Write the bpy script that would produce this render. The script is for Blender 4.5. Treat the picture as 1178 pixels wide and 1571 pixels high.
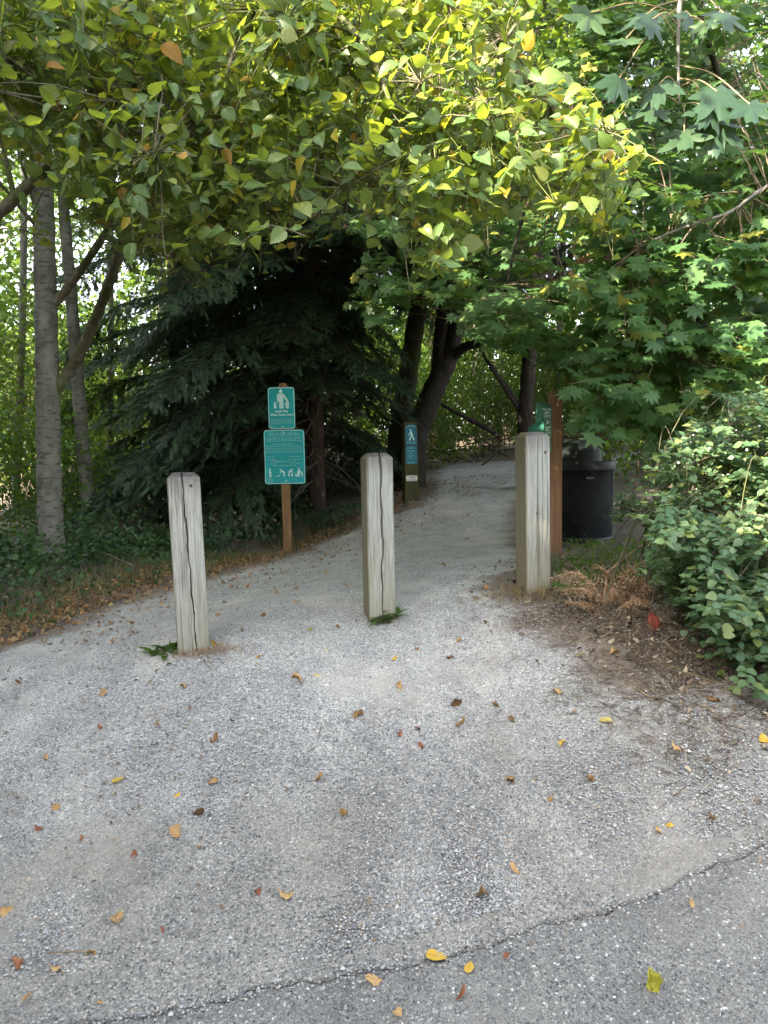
import bpy, math, random
import numpy as np
from mathutils import Vector, Matrix
from mathutils.geometry import tessellate_polygon

for o in list(bpy.data.objects):
    bpy.data.objects.remove(o)
rng = np.random.default_rng(11)
random.seed(5)
S = bpy.context.scene
COL = S.collection

# ------------------------------------------------------------------ camera
CAM = Vector((0, 0, 1.45))
FPX, CX, CY = 1100.0, 589.0, 785.5
MR = Matrix.Rotation(math.radians(85.0), 3, 'X') @ Matrix.Rotation(-0.018, 3, 'Z')
cd = bpy.data.cameras.new('camera')
cam = bpy.data.objects.new('camera', cd)
COL.objects.link(cam)
cam.matrix_world = Matrix.Translation(CAM) @ MR.to_4x4()
cd.sensor_fit = 'VERTICAL'
cd.angle = 2 * math.atan(CY / FPX)
cd.clip_end = 600
cd.clip_start = 0.05
S.camera = cam

# ------------------------------------------------------------------ sky, sun, exposure
EL, AZ = math.radians(33), math.radians(-40)      # low sun from the left, behind the camera
sun_dir = Vector((-math.cos(EL) * math.cos(AZ), math.cos(EL) * math.sin(AZ), math.sin(EL)))
W = bpy.data.worlds.new('World')
S.world = W
W.use_nodes = True
wt = W.node_tree
bg = wt.nodes['Background']
sky = wt.nodes.new('ShaderNodeTexSky')
sky.sky_type = 'NISHITA'
sky.sun_disc = False
sky.sun_elevation = EL
sky.sun_rotation = math.radians(360 - 90) + AZ
sky.air_density = 1.0
sky.dust_density = 3.0
sky.ozone_density = 0.6
hs = wt.nodes.new('ShaderNodeHueSaturation')
hs.inputs['Saturation'].default_value = 0.42
wt.links.new(sky.outputs[0], hs.inputs['Color'])
wt.links.new(hs.outputs[0], bg.inputs['Color'])
bg.inputs['Strength'].default_value = 0.15
sl = bpy.data.lights.new('sun', 'SUN')
sl.energy = 5.0
sl.angle = math.radians(0.53)
sl.color = (1.0, 0.88, 0.68)
so = bpy.data.objects.new('sun', sl)
COL.objects.link(so)
so.rotation_euler = sun_dir.to_track_quat('Z', 'Y').to_euler()
so.location = (-20, 5, 20)
vs = S.view_settings
vs.view_transform = 'Standard'
vs.look = 'None'
vs.gamma = 1
vs.use_curve_mapping = False
vs.exposure = 3.1
S.render.engine = 'CYCLES'
cy = S.cycles
cy.max_bounces = 7
cy.diffuse_bounces = 4
cy.glossy_bounces = 2
cy.transmission_bounces = 5
cy.caustics_reflective = False
cy.caustics_refractive = False

# ------------------------------------------------------------------ pixel <-> world, ground height
def P(px, py, Y):
    """World point seen at a pixel of the photograph, at forward distance Y."""
    d = MR @ Vector(((px - CX) / FPX, -(py - CY) / FPX, -1))
    return CAM + d * (Y / d.y)

MRn = np.array(MR)
def project(p):
    q = (np.asarray(p, float) - np.array(CAM)) @ MRn
    z = np.where(q[:, 2] < -0.05, -q[:, 2], 1e6)
    return CX + q[:, 0] / z * FPX, CY - q[:, 1] / z * FPX, z

_ctl = [P(589, 1571, 1.85), P(0, 1571, 1.88), P(1178, 1571, 1.76), P(589, 1300, 2.40), P(298, 1000, 3.64),
        P(582, 950, 3.93), P(818, 908, 4.09), P(440, 847, 8.0), P(852, 850, 5.8), P(905, 836, 6.5),
        P(632, 772, 9.0), P(700, 708, 14), P(78, 868, 6.5), P(0, 1000, 4.2), P(1178, 1110, 2.75), P(250, 905, 5.7)]
_ctl = [tuple(c) for c in _ctl] + [(-7, 7, .15), (-12, 12, .1), (0, 20, 1.65), (-6, 18, 1.0), (8, 18, 1.75), (5.5, 8, .95), (12, 10, 1.3),
        (4, 2.6, .5), (-4, 1, -.15), (0, -3, -.2), (-10, -3, -.35), (10, -3, .2), (10, 4, .9), (-20, 30, 1), (20, 30, 2.2), (0, 38, 2.4), (-4, 10, .35), (3.5, 12.5, 1.2)]
_C = np.array(_ctl)
def _tk(r2):
    return np.where(r2 > 1e-12, 0.5 * r2 * np.log(np.maximum(r2, 1e-12)), 0)
def _tps_fit():
    n = len(_C)
    d2 = ((_C[:, None, :2] - _C[None, :, :2]) ** 2).sum(-1)
    A = np.zeros((n + 3, n + 3))
    A[:n, :n] = _tk(d2) + np.eye(n) * 0.02
    A[:n, n] = 1
    A[:n, n + 1:] = _C[:, :2]
    A[n:, :n] = A[:n, n:].T
    b = np.zeros(n + 3)
    b[:n] = _C[:, 2]
    return np.linalg.solve(A, b)
_Wt = _tps_fit()
def gzv(x, y):
    x = np.clip(np.asarray(x, float), -22, 22)
    y = np.clip(np.asarray(y, float), -6, 40)
    out = _Wt[-3] + _Wt[-2] * x + _Wt[-1] * y
    for i in range(len(_C)):
        out = out + _Wt[i] * _tk((x - _C[i, 0]) ** 2 + (y - _C[i, 1]) ** 2)
    return out
def gz(x, y):
    return float(gzv(np.array([x]), np.array([y]))[0])
def G(px, py, dz=0.0):
    """Where the ray of a pixel meets the ground."""
    Ys = np.linspace(1.2, 30, 1500)
    d = MR @ Vector(((px - CX) / FPX, -(py - CY) / FPX, -1))
    x = d.x / d.y * Ys
    z = CAM.z + d.z / d.y * Ys
    g = gzv(x, Ys) + dz
    k = np.argmax(z < g)
    return Vector((x[k], Ys[k], g[k]))

# ------------------------------------------------------------------ mesh helpers
class MB:
    """Collects triangles, with UVs and material indices, and builds one mesh."""
    def __init__(self):
        self.V, self.F, self.U, self.M, self.n = [], [], [], [], 0
    def add(self, V, F, uv=None, mi=0):
        V = np.asarray(V, float).reshape(-1, 3)
        F = np.asarray(F, int).reshape(-1, 3)
        self.V.append(V)
        self.F.append(F + self.n)
        self.U.append(np.zeros((len(V), 2)) if uv is None else np.asarray(uv, float))
        self.M.append(np.full(len(F), mi, int))
        self.n += len(V)
        return self
    def box(self, a, b, mi=0, f=None):
        x0, y0, z0 = a
        x1, y1, z1 = b
        v = [(x0, y0, z0), (x1, y0, z0), (x1, y1, z0), (x0, y1, z0), (x0, y0, z1), (x1, y0, z1), (x1, y1, z1), (x0, y1, z1)]
        if f:
            v = [f(*p) for p in v]
        q = [(0, 3, 2, 1), (4, 5, 6, 7), (0, 1, 5, 4), (1, 2, 6, 5), (2, 3, 7, 6), (3, 0, 4, 7)]
        t = [(c[0], c[1], c[2]) for c in q] + [(c[0], c[2], c[3]) for c in q]
        return self.add(v, t, mi=mi)
    def prism(self, poly, w0, w1, f, mi=0):
        """2-D outline (u, v) extruded from w0 to w1, placed by f(u, v, w)."""
        n = len(poly)
        top = [f(u, v, w1) for u, v in poly]
        bot = [f(u, v, w0) for u, v in poly]
        t = tessellate_polygon([[Vector((u, v, 0)) for u, v in poly]])
        F = []
        for a, b, c in t:
            F += [(a, b, c), (a + n, c + n, b + n)]
        for i in range(n):
            j = (i + 1) % n
            F += [(i, i + n, j), (j, i + n, j + n)]
        return self.add(top + bot, F, mi=mi)
    def tube(self, pts, rad, n=6, mi=0, cap=True):
        pts = np.asarray([tuple(p) for p in pts], float)
        m = len(pts)
        rad = np.broadcast_to(np.asarray(rad, float), (m,))
        tan = np.gradient(pts, axis=0)
        tan /= np.linalg.norm(tan, axis=1)[:, None] + 1e-12
        ref = np.array([1.0, 0.13, 0.07]) if abs(tan[0][2]) > .7 else np.array([0.05, 0.1, 1.0])
        a = np.cross(tan, ref)
        a /= np.linalg.norm(a, axis=1)[:, None] + 1e-12
        b = np.cross(tan, a)
        th = np.arange(n) * 2 * math.pi / n
        V = (pts[:, None, :] + rad[:, None, None] * (np.cos(th)[None, :, None] * a[:, None, :] + np.sin(th)[None, :, None] * b[:, None, :])).reshape(-1, 3)
        i = np.arange(m - 1)[:, None] * n
        j = np.arange(n)[None, :]
        k = (j + 1) % n
        p0, p1, p2, p3 = i + j, i + k, i + n + k, i + n + j
        F = np.concatenate([np.stack([p0, p1, p2], -1).reshape(-1, 3), np.stack([p0, p2, p3], -1).reshape(-1, 3)])
        L = np.cumsum(np.r_[0, np.linalg.norm(np.diff(pts, axis=0), axis=1)])
        uv = np.stack([np.tile(np.arange(n) / n, m), np.repeat(L, n)], -1)
        if cap:
            V = np.vstack([V, pts[0], pts[-1]])
            uv = np.vstack([uv, [0, 0], [0, L[-1]]])
            c0, c1 = m * n, m * n + 1
            jj = np.arange(n)
            F = np.vstack([F, np.stack([np.full(n, c0), (jj + 1) % n, jj], -1), np.stack([np.full(n, c1), (m - 1) * n + jj, (m - 1) * n + (jj + 1) % n], -1)])
        return self.add(V, F, uv, mi)
    def lathe(self, prof, f, n=40, mi=0):
        prof = np.asarray(prof, float)
        m = len(prof)
        th = np.arange(n) * 2 * math.pi / n
        V = [f(r * math.cos(t), r * math.sin(t), z) for r, z in prof for t in th]
        F = []
        for i in range(m - 1):
            for j in range(n):
                k = (j + 1) % n
                F += [(i * n + j, i * n + k, i * n + n + k), (i * n + j, i * n + n + k, i * n + n + j)]
        return self.add(V, F, mi=mi)
    def mesh(self, name, mats, smooth=True):
        V = np.concatenate(self.V)
        F = np.concatenate(self.F)
        U = np.concatenate(self.U)
        M = np.concatenate(self.M)
        me = bpy.data.meshes.new(name)
        me.vertices.add(len(V))
        me.vertices.foreach_set('co', V.astype(np.float32).ravel())
        me.loops.add(F.size)
        me.loops.foreach_set('vertex_index', F.astype(np.int32).ravel())
        me.polygons.add(len(F))
        me.polygons.foreach_set('loop_start', (np.arange(len(F)) * 3).astype(np.int32))
        me.polygons.foreach_set('loop_total', np.full(len(F), 3, np.int32))
        me.polygons.foreach_set('material_index', M.astype(np.int32))
        me.polygons.foreach_set('use_smooth', np.full(len(F), smooth, bool))
        ul = me.uv_layers.new(name='UVMap')
        ul.data.foreach_set('uv', U[F.ravel()].astype(np.float32).ravel())
        for m in (mats if isinstance(mats, (list, tuple)) else [mats]):
            me.materials.append(m)
        me.update()
        me.validate()
        return me

def link(name, me, parent=None):
    o = bpy.data.objects.new(name, me)
    COL.objects.link(o)
    if parent is not None:
        o.parent = parent
        if parent.type == 'EMPTY':
            o.matrix_parent_inverse = Matrix.Translation(-parent.location)
    return o
def part(name, mb, mats, parent=None, smooth=True, kind=None, label=None):
    o = link(name, mb.mesh(name, mats, smooth), parent)
    if kind:
        o['kind'] = kind
    if label:
        o['label'] = label
    return o
def tag(o, label, cat, group=None, kind=None):
    o['label'] = label
    o['category'] = cat
    if group:
        o['group'] = group
    if kind:
        o['kind'] = kind
    return o
def thing(name, loc, label, cat, group=None):
    o = bpy.data.objects.new(name, None)
    o.empty_display_size = .1
    o.location = loc
    COL.objects.link(o)
    return tag(o, label, cat, group)

def spline(pts, m=8):
    p = np.asarray([tuple(q) for q in pts], float)
    p = np.vstack([2 * p[0] - p[1], p, 2 * p[-1] - p[-2]])
    out = []
    for i in range(1, len(p) - 2):
        for t in np.linspace(0, 1, m, endpoint=False):
            a, b, c, d = p[i - 1], p[i], p[i + 1], p[i + 2]
            out.append(0.5 * (2 * b + (c - a) * t + (2 * a - 5 * b + 4 * c - d) * t ** 2 + (3 * b - a - 3 * c + d) * t ** 3))
    out.append(p[-2])
    return np.array(out)

def LW(o, yaw=0.0, lean=(0, 0)):
    """Local frame (u right, v up, w out of the face) of an upright thing whose face looks at the camera side."""
    c, s = math.cos(yaw), math.sin(yaw)
    def f(u, v, w):
        return (o[0] + u * c + w * s + lean[0] * v, o[1] + u * s - w * c + lean[1] * v, o[2] + v)
    return f

# ------------------------------------------------------------------ materials
def newmat(name):
    m = bpy.data.materials.new(name)
    m.use_nodes = True
    nt = m.node_tree
    return m, nt, nt.nodes['Principled BSDF'], nt.nodes['Material Output']
def nd(nt, t, **kw):
    n = nt.nodes.new(t)
    for k, v in kw.items():
        setattr(n, k, v)
    return n
def ramp(nt, src, stops, interp='LINEAR'):
    r = nd(nt, 'ShaderNodeValToRGB')
    r.color_ramp.interpolation = interp
    e = r.color_ramp.elements
    while len(e) < len(stops):
        e.new(0.5)
    for el, (p, c) in zip(e, stops):
        el.position = p
        el.color = (*c, 1) if len(c) == 3 else c
    nt.links.new(src, r.inputs[0])
    return r.outputs[0]
def noise(nt, scale, detail=4, rough=.55, vec=None, mapscale=None, coord='Object', dist=0):
    n = nd(nt, 'ShaderNodeTexNoise')
    n.inputs['Scale'].default_value = scale
    n.inputs['Detail'].default_value = detail
    n.inputs['Roughness'].default_value = rough
    n.inputs['Distortion'].default_value = dist
    if vec is None:
        tc = nd(nt, 'ShaderNodeTexCoord')
        vec = tc.outputs[coord]
    if mapscale:
        mp = nd(nt, 'ShaderNodeMapping')
        mp.inputs['Scale'].default_value = mapscale
        nt.links.new(vec, mp.inputs[0])
        vec = mp.outputs[0]
    nt.links.new(vec, n.inputs['Vector'])
    return n.outputs['Fac']
def mix(nt, fac, a, b, blend='MIX'):
    m = nd(nt, 'ShaderNodeMix', data_type='RGBA', blend_type=blend)
    for sock, v in ((m.inputs[0], fac), (m.inputs[6], a), (m.inputs[7], b)):
        if isinstance(v, (int, float)):
            sock.default_value = v
        elif isinstance(v, tuple):
            sock.default_value = (*v, 1)
        else:
            nt.links.new(v, sock)
    return m.outputs[2]
def math_(nt, op, a, b=None, c=None):
    m = nd(nt, 'ShaderNodeMath', operation=op)
    for i, v in enumerate((a, b, c)):
        if v is None:
            continue
        if isinstance(v, (int, float)):
            m.inputs[i].default_value = v
        else:
            nt.links.new(v, m.inputs[i])
    return m.outputs[0]
def bump(nt, bs, h, strength=.4, dist=.01):
    b = nd(nt, 'ShaderNodeBump')
    b.inputs['Strength'].default_value = strength
    b.inputs['Distance'].default_value = dist
    nt.links.new(h, b.inputs['Height'])
    nt.links.new(b.outputs[0], bs.inputs['Normal'])
def plain(name, col, rough=.6, metal=0.0, var=.25, scale=25.0):
    m, nt, bs, out = newmat(name)
    n = noise(nt, scale)
    c = ramp(nt, n, [(.3, tuple(v * (1 - var) for v in col)), (.7, tuple(min(1, v * (1 + var)) for v in col))])
    nt.links.new(c, bs.inputs['Base Color'])
    bs.inputs['Roughness'].default_value = rough
    bs.inputs['Metallic'].default_value = metal
    return m

def leafmat(name, stops, trans, tmix=.4, rough=.42, spec=.4, vein=0.0, fallen=False):
    """Leaf: random tone per leaf, glossy front, light shining through."""
    m, nt, bs, out = newmat(name)
    ge = nd(nt, 'ShaderNodeNewGeometry')
    oi = nd(nt, 'ShaderNodeObjectInfo')
    r = math_(nt, 'FRACT', math_(nt, 'ADD', ge.outputs['Random Per Island'], oi.outputs['Random']))
    col = ramp(nt, r, stops)
    if vein:
        uv = nd(nt, 'ShaderNodeTexCoord')
        sp = nd(nt, 'ShaderNodeSeparateXYZ')
        nt.links.new(uv.outputs['UV'], sp.inputs[0])
        ax = math_(nt, 'ABSOLUTE', math_(nt, 'SUBTRACT', sp.outputs[0], .5))
        ph = math_(nt, 'SUBTRACT', math_(nt, 'MULTIPLY', sp.outputs[1], 60), math_(nt, 'MULTIPLY', ax, 75))
        sn = math_(nt, 'SINE', ph)
        mid = math_(nt, 'LESS_THAN', ax, .018)
        line = math_(nt, 'MAXIMUM', math_(nt, 'POWER', math_(nt, 'MAXIMUM', sn, 0.0), 3), mid)
        col = mix(nt, math_(nt, 'MULTIPLY', line, vein), col, mix(nt, 1.0, col, (.45, .38, .3), 'MULTIPLY') if fallen else mix(nt, .5, col, (.45, .48, .2)))
        bump(nt, bs, sn, .35, .002)
    nt.links.new(col, bs.inputs['Base Color'])
    bs.inputs['Roughness'].default_value = rough
    bs.inputs['Specular IOR Level'].default_value = spec
    tr = nd(nt, 'ShaderNodeBsdfTranslucent')
    tc = mix(nt, .65, col, trans)
    nt.links.new(tc, tr.inputs['Color'])
    mx = nd(nt, 'ShaderNodeMixShader')
    mx.inputs[0].default_value = tmix
    nt.links.new(bs.outputs[0], mx.inputs[1])
    nt.links.new(tr.outputs[0], mx.inputs[2])
    nt.links.new(mx.outputs[0], out.inputs[0])
    return m

def barkmat(name, c0, c1, c2, ms=(14, 14, 3), str_=.6, moss=None, lent=False):
    m, nt, bs, out = newmat(name)
    tc = nd(nt, 'ShaderNodeTexCoord').outputs['Object']
    n1 = noise(nt, 1.0, 8, .65, tc, ms)
    c = ramp(nt, n1, [(.28, c0), (.5, c1), (.72, c2)])
    h = n1
    if lent:   # alder: pale bark crossed by short dark horizontal marks
        n2 = noise(nt, 1.0, 5, .6, tc, (9, 9, 34))
        mk = ramp(nt, n2, [(.54, (0, 0, 0)), (.62, (1, 1, 1))])
        c = mix(nt, math_(nt, 'MULTIPLY', mk, .8), c, (.06, .055, .045))
        n3 = noise(nt, 4.0, 6, .7, tc, (1, 1, .6))
        c = mix(nt, ramp(nt, n3, [(.50, (0, 0, 0)), (.62, (.85, .85, .85))]), c, (.075, .08, .055))
        n5 = noise(nt, 6.0, 6, .7, tc, (1, 1, 1.4))
        c = mix(nt, ramp(nt, n5, [(.62, (0, 0, 0)), (.68, (.8, .8, .8))]), c, (.03, .027, .022))
        h = math_(nt, 'SUBTRACT', n1, math_(nt, 'MULTIPLY', mk, .5))
    if moss:
        n4 = noise(nt, 3.0, 5, .6, tc)
        c = mix(nt, ramp(nt, n4, [(.42, (0, 0, 0)), (.58, (1, 1, 1))]), c, moss)
    nt.links.new(c, bs.inputs['Base Color'])
    bs.inputs['Roughness'].default_value = .9
    bs.inputs['Specular IOR Level'].default_value = .2
    bump(nt, bs, h, str_, .02)
    return m

M = {}
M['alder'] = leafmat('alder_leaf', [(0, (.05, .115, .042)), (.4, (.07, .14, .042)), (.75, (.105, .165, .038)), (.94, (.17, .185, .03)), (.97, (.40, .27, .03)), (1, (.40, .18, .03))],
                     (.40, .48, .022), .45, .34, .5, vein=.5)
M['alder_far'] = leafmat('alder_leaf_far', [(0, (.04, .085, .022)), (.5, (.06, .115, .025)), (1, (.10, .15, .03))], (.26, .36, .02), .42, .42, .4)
M['maple'] = leafmat('vine_maple_leaf', [(0, (.048, .105, .045)), (.5, (.068, .14, .050)), (.9, (.10, .175, .052)), (.96, (.17, .20, .04)), (1, (.30, .26, .05))], (.2, .36, .04), .46, .42, .4)
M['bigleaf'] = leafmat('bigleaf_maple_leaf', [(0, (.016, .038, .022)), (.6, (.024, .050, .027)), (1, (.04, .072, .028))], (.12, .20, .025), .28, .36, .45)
M['snow'] = leafmat('snowberry_leaf', [(0, (.05, .105, .05)), (.5, (.07, .13, .062)), (.85, (.105, .165, .08)), (1, (.17, .21, .055))], (.2, .32, .05), .34, .45, .35)
M['shrub'] = leafmat('understory_leaf', [(0, (.035, .085, .02)), (.5, (.055, .12, .025)), (1, (.10, .16, .03))], (.24, .36, .02), .45, .5, .3)
M['dark'] = leafmat('ground_cover_leaf', [(0, (.022, .055, .02)), (.6, (.035, .08, .025)), (1, (.06, .11, .03))], (.10, .18, .02), .3, .45, .35)
M['far'] = leafmat('forest_leaf', [(0, (.035, .075, .025)), (.5, (.055, .10, .03)), (1, (.09, .14, .04))], (.2, .3, .03), .45, .5, .3)
M['grass'] = leafmat('grass_blade', [(0, (.05, .09, .025)), (.4, (.08, .12, .035)), (.6, (.2, .16, .07)), (1, (.34, .26, .13))], (.15, .22, .03), .3, .5, .3)
M['straw'] = leafmat('dry_grass', [(0, (.30, .20, .09)), (.6, (.42, .30, .14)), (1, (.22, .22, .08))], (.3, .22, .08), .25, .6, .3)
M['bracken'] = leafmat('dead_bracken', [(0, (.26, .15, .085)), (.5, (.40, .27, .17)), (.8, (.47, .34, .22)), (1, (.16, .09, .05))], (.4, .22, .08), .3, .7, .2)
M['needle'] = leafmat('fir_needle', [(0, (.055, .10, .062)), (.6, (.085, .145, .082)), (1, (.115, .18, .09))], (.04, .09, .03), .25, .5, .35)
M['litter'] = leafmat('dead_leaf', [(0, (.20, .10, .045)), (.3, (.33, .18, .07)), (.55, (.17, .10, .055)), (.75, (.40, .27, .12)), (.9, (.26, .19, .11)), (1, (.09, .06, .04))], (.35, .18, .05), .15, .6, .3)
M['duff'] = leafmat('forest_duff', [(0, (.09, .065, .05)), (.3, (.16, .11, .08)), (.55, (.24, .185, .135)), (.8, (.36, .30, .22)), (1, (.05, .042, .034))], (.1, .05, .03), .05, .8, .2)
M['alder_bark'] = barkmat('alder_bark', (.085, .082, .064), (.155, .15, .124), (.23, .222, .19), (7, 7, 4), .4, lent=True)
M['limb_bark'] = barkmat('mossy_limb_bark', (.06, .05, .035), (.14, .12, .085), (.24, .22, .17), (22, 22, 10), .7, moss=(.07, .085, .025))
M['dark_bark'] = barkmat('dark_bark', (.016, .012, .010), (.035, .027, .022), (.07, .055, .045), (26, 26, 5), .8)
M['maple_bark'] = barkmat('maple_bark', (.016, .013, .010), (.035, .028, .022), (.065, .055, .045), (20, 20, 6), .7)
M['moss_bark'] = barkmat('mossy_bark', (.03, .024, .017), (.055, .045, .03), (.09, .075, .05), (20, 20, 6), .8, moss=(.05, .06, .012))
M['fir_bark'] = barkmat('fir_bark', (.03, .02, .016), (.06, .04, .03), (.10, .068, .052), (20, 20, 5), .8)
M['grey_bark'] = barkmat('grey_bark', (.07, .07, .06), (.15, .14, .125), (.24, .23, .21), (14, 14, 6), .5)
M['twig'] = barkmat('twig_bark', (.07, .055, .04), (.15, .115, .08), (.24, .19, .14), (40, 40, 40), .3)
M['deadtwig'] = barkmat('dead_twig', (.09, .075, .06), (.17, .145, .115), (.25, .22, .18), (40, 40, 40), .3)
M['stem_red'] = plain('leaf_stalk', (.17, .12, .055), .5)
M['berry'] = plain('snowberry', (.78, .78, .72), .4, var=.06)

# ------------------------------------------------------------------ leaf templates
def ovate(rows, wid=.34, fold=.25, curl=.25, ser=0.0, twist=0.0, pet=.12):
    t = np.linspace(0, 1, rows)
    w = wid * np.sin(np.pi * t ** .78) ** .85
    V, uv = [], []
    for i in range(rows):
        y = t[i]
        zc = -curl * y * y
        if i in (0, rows - 1):
            V.append((0, y, zc))
            uv.append((.5, y))
        else:
            s = 1 + (ser if i % 2 else -ser)
            for sx in (-1, 0, 1):
                x = sx * w[i] * s
                V.append((x, y + abs(sx) * (-.04), zc + abs(x) * fold + x * twist))
                uv.append((.5 + x, y))
    F = []
    idx = lambda i, k: 0 if i == 0 else (1 + 3 * (rows - 2) if i == rows - 1 else 1 + 3 * (i - 1) + k)
    for i in range(rows - 1):
        for k in (0, 1):
            a, b, c, d = idx(i, k), idx(i, k + 1), idx(i + 1, k + 1), idx(i + 1, k)
            if a != b:
                F.append((a, b, c))
            if c != d:
                F.append((a, c, d))
    if pet:
        n = len(V)
        V += [(-.012, -pet, .02), (.012, -pet, .02), (0, .02, 0)]
        uv += [(.5, 0)] * 3
        F.append((n, n + 1, n + 2))
    return dict(v=np.array(V, float), f=np.array(F), uv=np.array(uv, float))
def palmate(lobes, sinus, droop=.25, teeth=True, cup=.1, base=.12, pet=.35):
    """Maple leaf: lobes = [(angle from tip in degrees, radius)], mirrored."""
    L = sorted([(a, r) for a, r in lobes] + [(-a, r) for a, r in lobes if a > 0])
    out = [(-168, base)]
    for i, (a, r) in enumerate(L):
        da = 9 if r > .6 else 8
        if teeth:
            out += [(a - da, r * .74), (a, r), (a + da, r * .74)]
        else:
            out += [(a, r)]
        if i < len(L) - 1:
            a2, r2 = L[i + 1]
            out.append(((a + a2) / 2, sinus * (r + r2) / 2))
    out.append((168, base))
    V = [(0, 0, 0)]
    for a, r in out:
        an = math.radians(a)
        x, y = r * math.sin(an), r * math.cos(an)
        V.append((x, y, -droop * r * r + cup * abs(math.sin(an * 3.5)) * r))
    F = [(0, i + 1, i) for i in range(1, len(out))]
    n = len(V)
    V += [(-.012, 0, 0), (.012, 0, 0), (0, -pet, .08)]
    F.append((n, n + 1, n + 2))
    V = np.array(V, float)
    return dict(v=V, f=np.array(F), uv=np.stack([V[:, 0] + .5, V[:, 1]], -1))
def frames(d, n):
    d = np.asarray(d, float)
    y = d / (np.linalg.norm(d, axis=1)[:, None] + 1e-9)
    x = np.cross(y, np.asarray(n, float))
    x /= np.linalg.norm(x, axis=1)[:, None] + 1e-9
    z = np.cross(x, y)
    return np.stack([x, y, z], -1)
def emit(mb, T, pos, d, n, size, mi=0, pick=None):
    """Adds one copy of leaf template T (or one of several) per position."""
    if isinstance(T, list):
        w = rng.integers(0, len(T), len(pos))
        for k, t in enumerate(T):
            s = w == k
            if s.any():
                emit(mb, t, pos[s], d[s], n[s], size[s], mi)
        return
    R = frames(d, n)
    k, m = len(T['v']), len(pos)
    V = pos[:, None, :] + size[:, None, None] * np.einsum('nij,kj->nki', R, T['v'])
    F = T['f'][None] + (np.arange(m) * k)[:, None, None]
    mb.add(V.reshape(-1, 3), F.reshape(-1, 3), np.tile(T['uv'], (m, 1)), mi)

ALD = [ovate(4, .38, .22, .28, .06), ovate(4, .35, .35, .10, .06), ovate(4, .39, .12, .45, .06), ovate(4, .36, -.15, .2, .06)]
ALDH = [ovate(14, .38, .25, .30, .08), ovate(14, .34, .45, .05, .08, .15), ovate(14, .40, .12, .55, .08, .2), ovate(14, .36, -.2, .25, .08, -.3), ovate(14, .31, .6, .4, .08, .1), ovate(14, .36, .3, -.25, .08, .25)]
MAP = [palmate([(0, .62), (38, .60), (76, .56), (114, .48)], .66, .30, False), palmate([(0, .64), (40, .58), (80, .54), (118, .42)], .64, .5, False)]
MAPH = [palmate([(0, .62), (36, .60), (72, .57), (108, .50), (140, .36)], .62, .30), palmate([(0, .64), (37, .58), (74, .55), (110, .46), (142, .3)], .60, .55),
        palmate([(0, .60), (36, .62), (72, .54), (108, .48), (140, .34)], .66, .15)]
def outline_leaf(half, droop, cup=.08, pet=.3):
    out = [(-a, r) for a, r in reversed(half) if a > 0] + list(half)
    V = [(0, 0, 0)] + [(r * math.sin(math.radians(a)), r * math.cos(math.radians(a)), -droop * r * r + cup * math.cos(math.radians(a) * 7.6) * r) for a, r in out]
    F = [(0, i + 1, i) for i in range(1, len(out))]
    n = len(V)
    V += [(-.012, 0, 0), (.012, 0, 0), (0, -pet, .08)]
    F.append((n, n + 1, n + 2))
    V = np.array(V, float)
    return dict(v=V, f=np.array(F), uv=np.stack([V[:, 0] + .5, V[:, 1]], -1))
_b1 = [(0, .80), (6, .68), (13, .66), (17, .55), (25, .40), (33, .55), (38, .66), (47, .80), (53, .66), (60, .64), (66, .52), (76, .36), (86, .50), (94, .62), (102, .48), (112, .38), (140, .30), (168, .12)]
_b2 = [(0, .76), (7, .64), (14, .64), (19, .52), (26, .38), (34, .56), (40, .62), (50, .76), (57, .62), (64, .58), (72, .44), (80, .34), (90, .50), (98, .56), (108, .42), (120, .34), (145, .26), (168, .12)]
BIG = [outline_leaf(_b1, .45), outline_leaf(_b2, .75, .12), outline_leaf(_b1, .25, .14)]
SNO = [ovate(4, .40, .15, .12, pet=.08), ovate(4, .38, .3, .2, pet=.08)]
SNOH = [ovate(7, .42, .15, .12, pet=.08), ovate(7, .38, .3, .2, pet=.08), ovate(7, .45, .05, .25, pet=.08)]
CARD = [ovate(3, .40, .25, .2, pet=0), ovate(3, .34, .1, .35, pet=0)]

def pick_visible(cen, rad, n):
    """Indices of the n leaves that show largest from the photograph's place."""
    px, py, z = project(cen)
    r = rad * FPX / z
    ok = np.where((px > -20) & (px < 1198) & (py > -20) & (py < 1591) & (z < 60))[0]
    ok = ok[np.argsort(z[ok])]
    buf = np.zeros((330, 250), bool)
    score = np.zeros(len(cen))
    for i in ok:
        a, b = int((px[i] - r[i] * .6) / 5), int((px[i] + r[i] * .6) / 5)
        c, d = int((py[i] - r[i] * .6) / 5), int((py[i] + r[i] * .6) / 5)
        a, b, c, d = max(a, 0), min(b, 235), max(c, 0), min(d, 314)
        if b < a or d < c:
            continue
        w = buf[c:d + 1, a:b + 1]
        score[i] = (~w).sum()
        w[:] = True
    best = np.argsort(-score)[:n]
    return best[score[best] > 0]

def leaf_objects(parent, name, T, mat, pos, d, n, size):
    """Single leaves as objects of their own, sharing a few meshes."""
    ms = [MB().add(t['v'], t['f'], t['uv']).mesh(name, mat) for t in T]
    R = frames(d, n)
    inv = Matrix.Translation(-parent.location) if parent.type == 'EMPTY' else Matrix()
    for i in range(len(pos)):
        o = bpy.data.objects.new(name, ms[i % len(ms)])
        COL.objects.link(o)
        o.parent = parent
        o.matrix_parent_inverse = inv
        m = Matrix(R[i].tolist()).to_4x4()
        m = Matrix.Translation(Vector(pos[i])) @ m @ Matrix.Scale(float(size[i]), 4)
        o.matrix_basis = m

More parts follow.
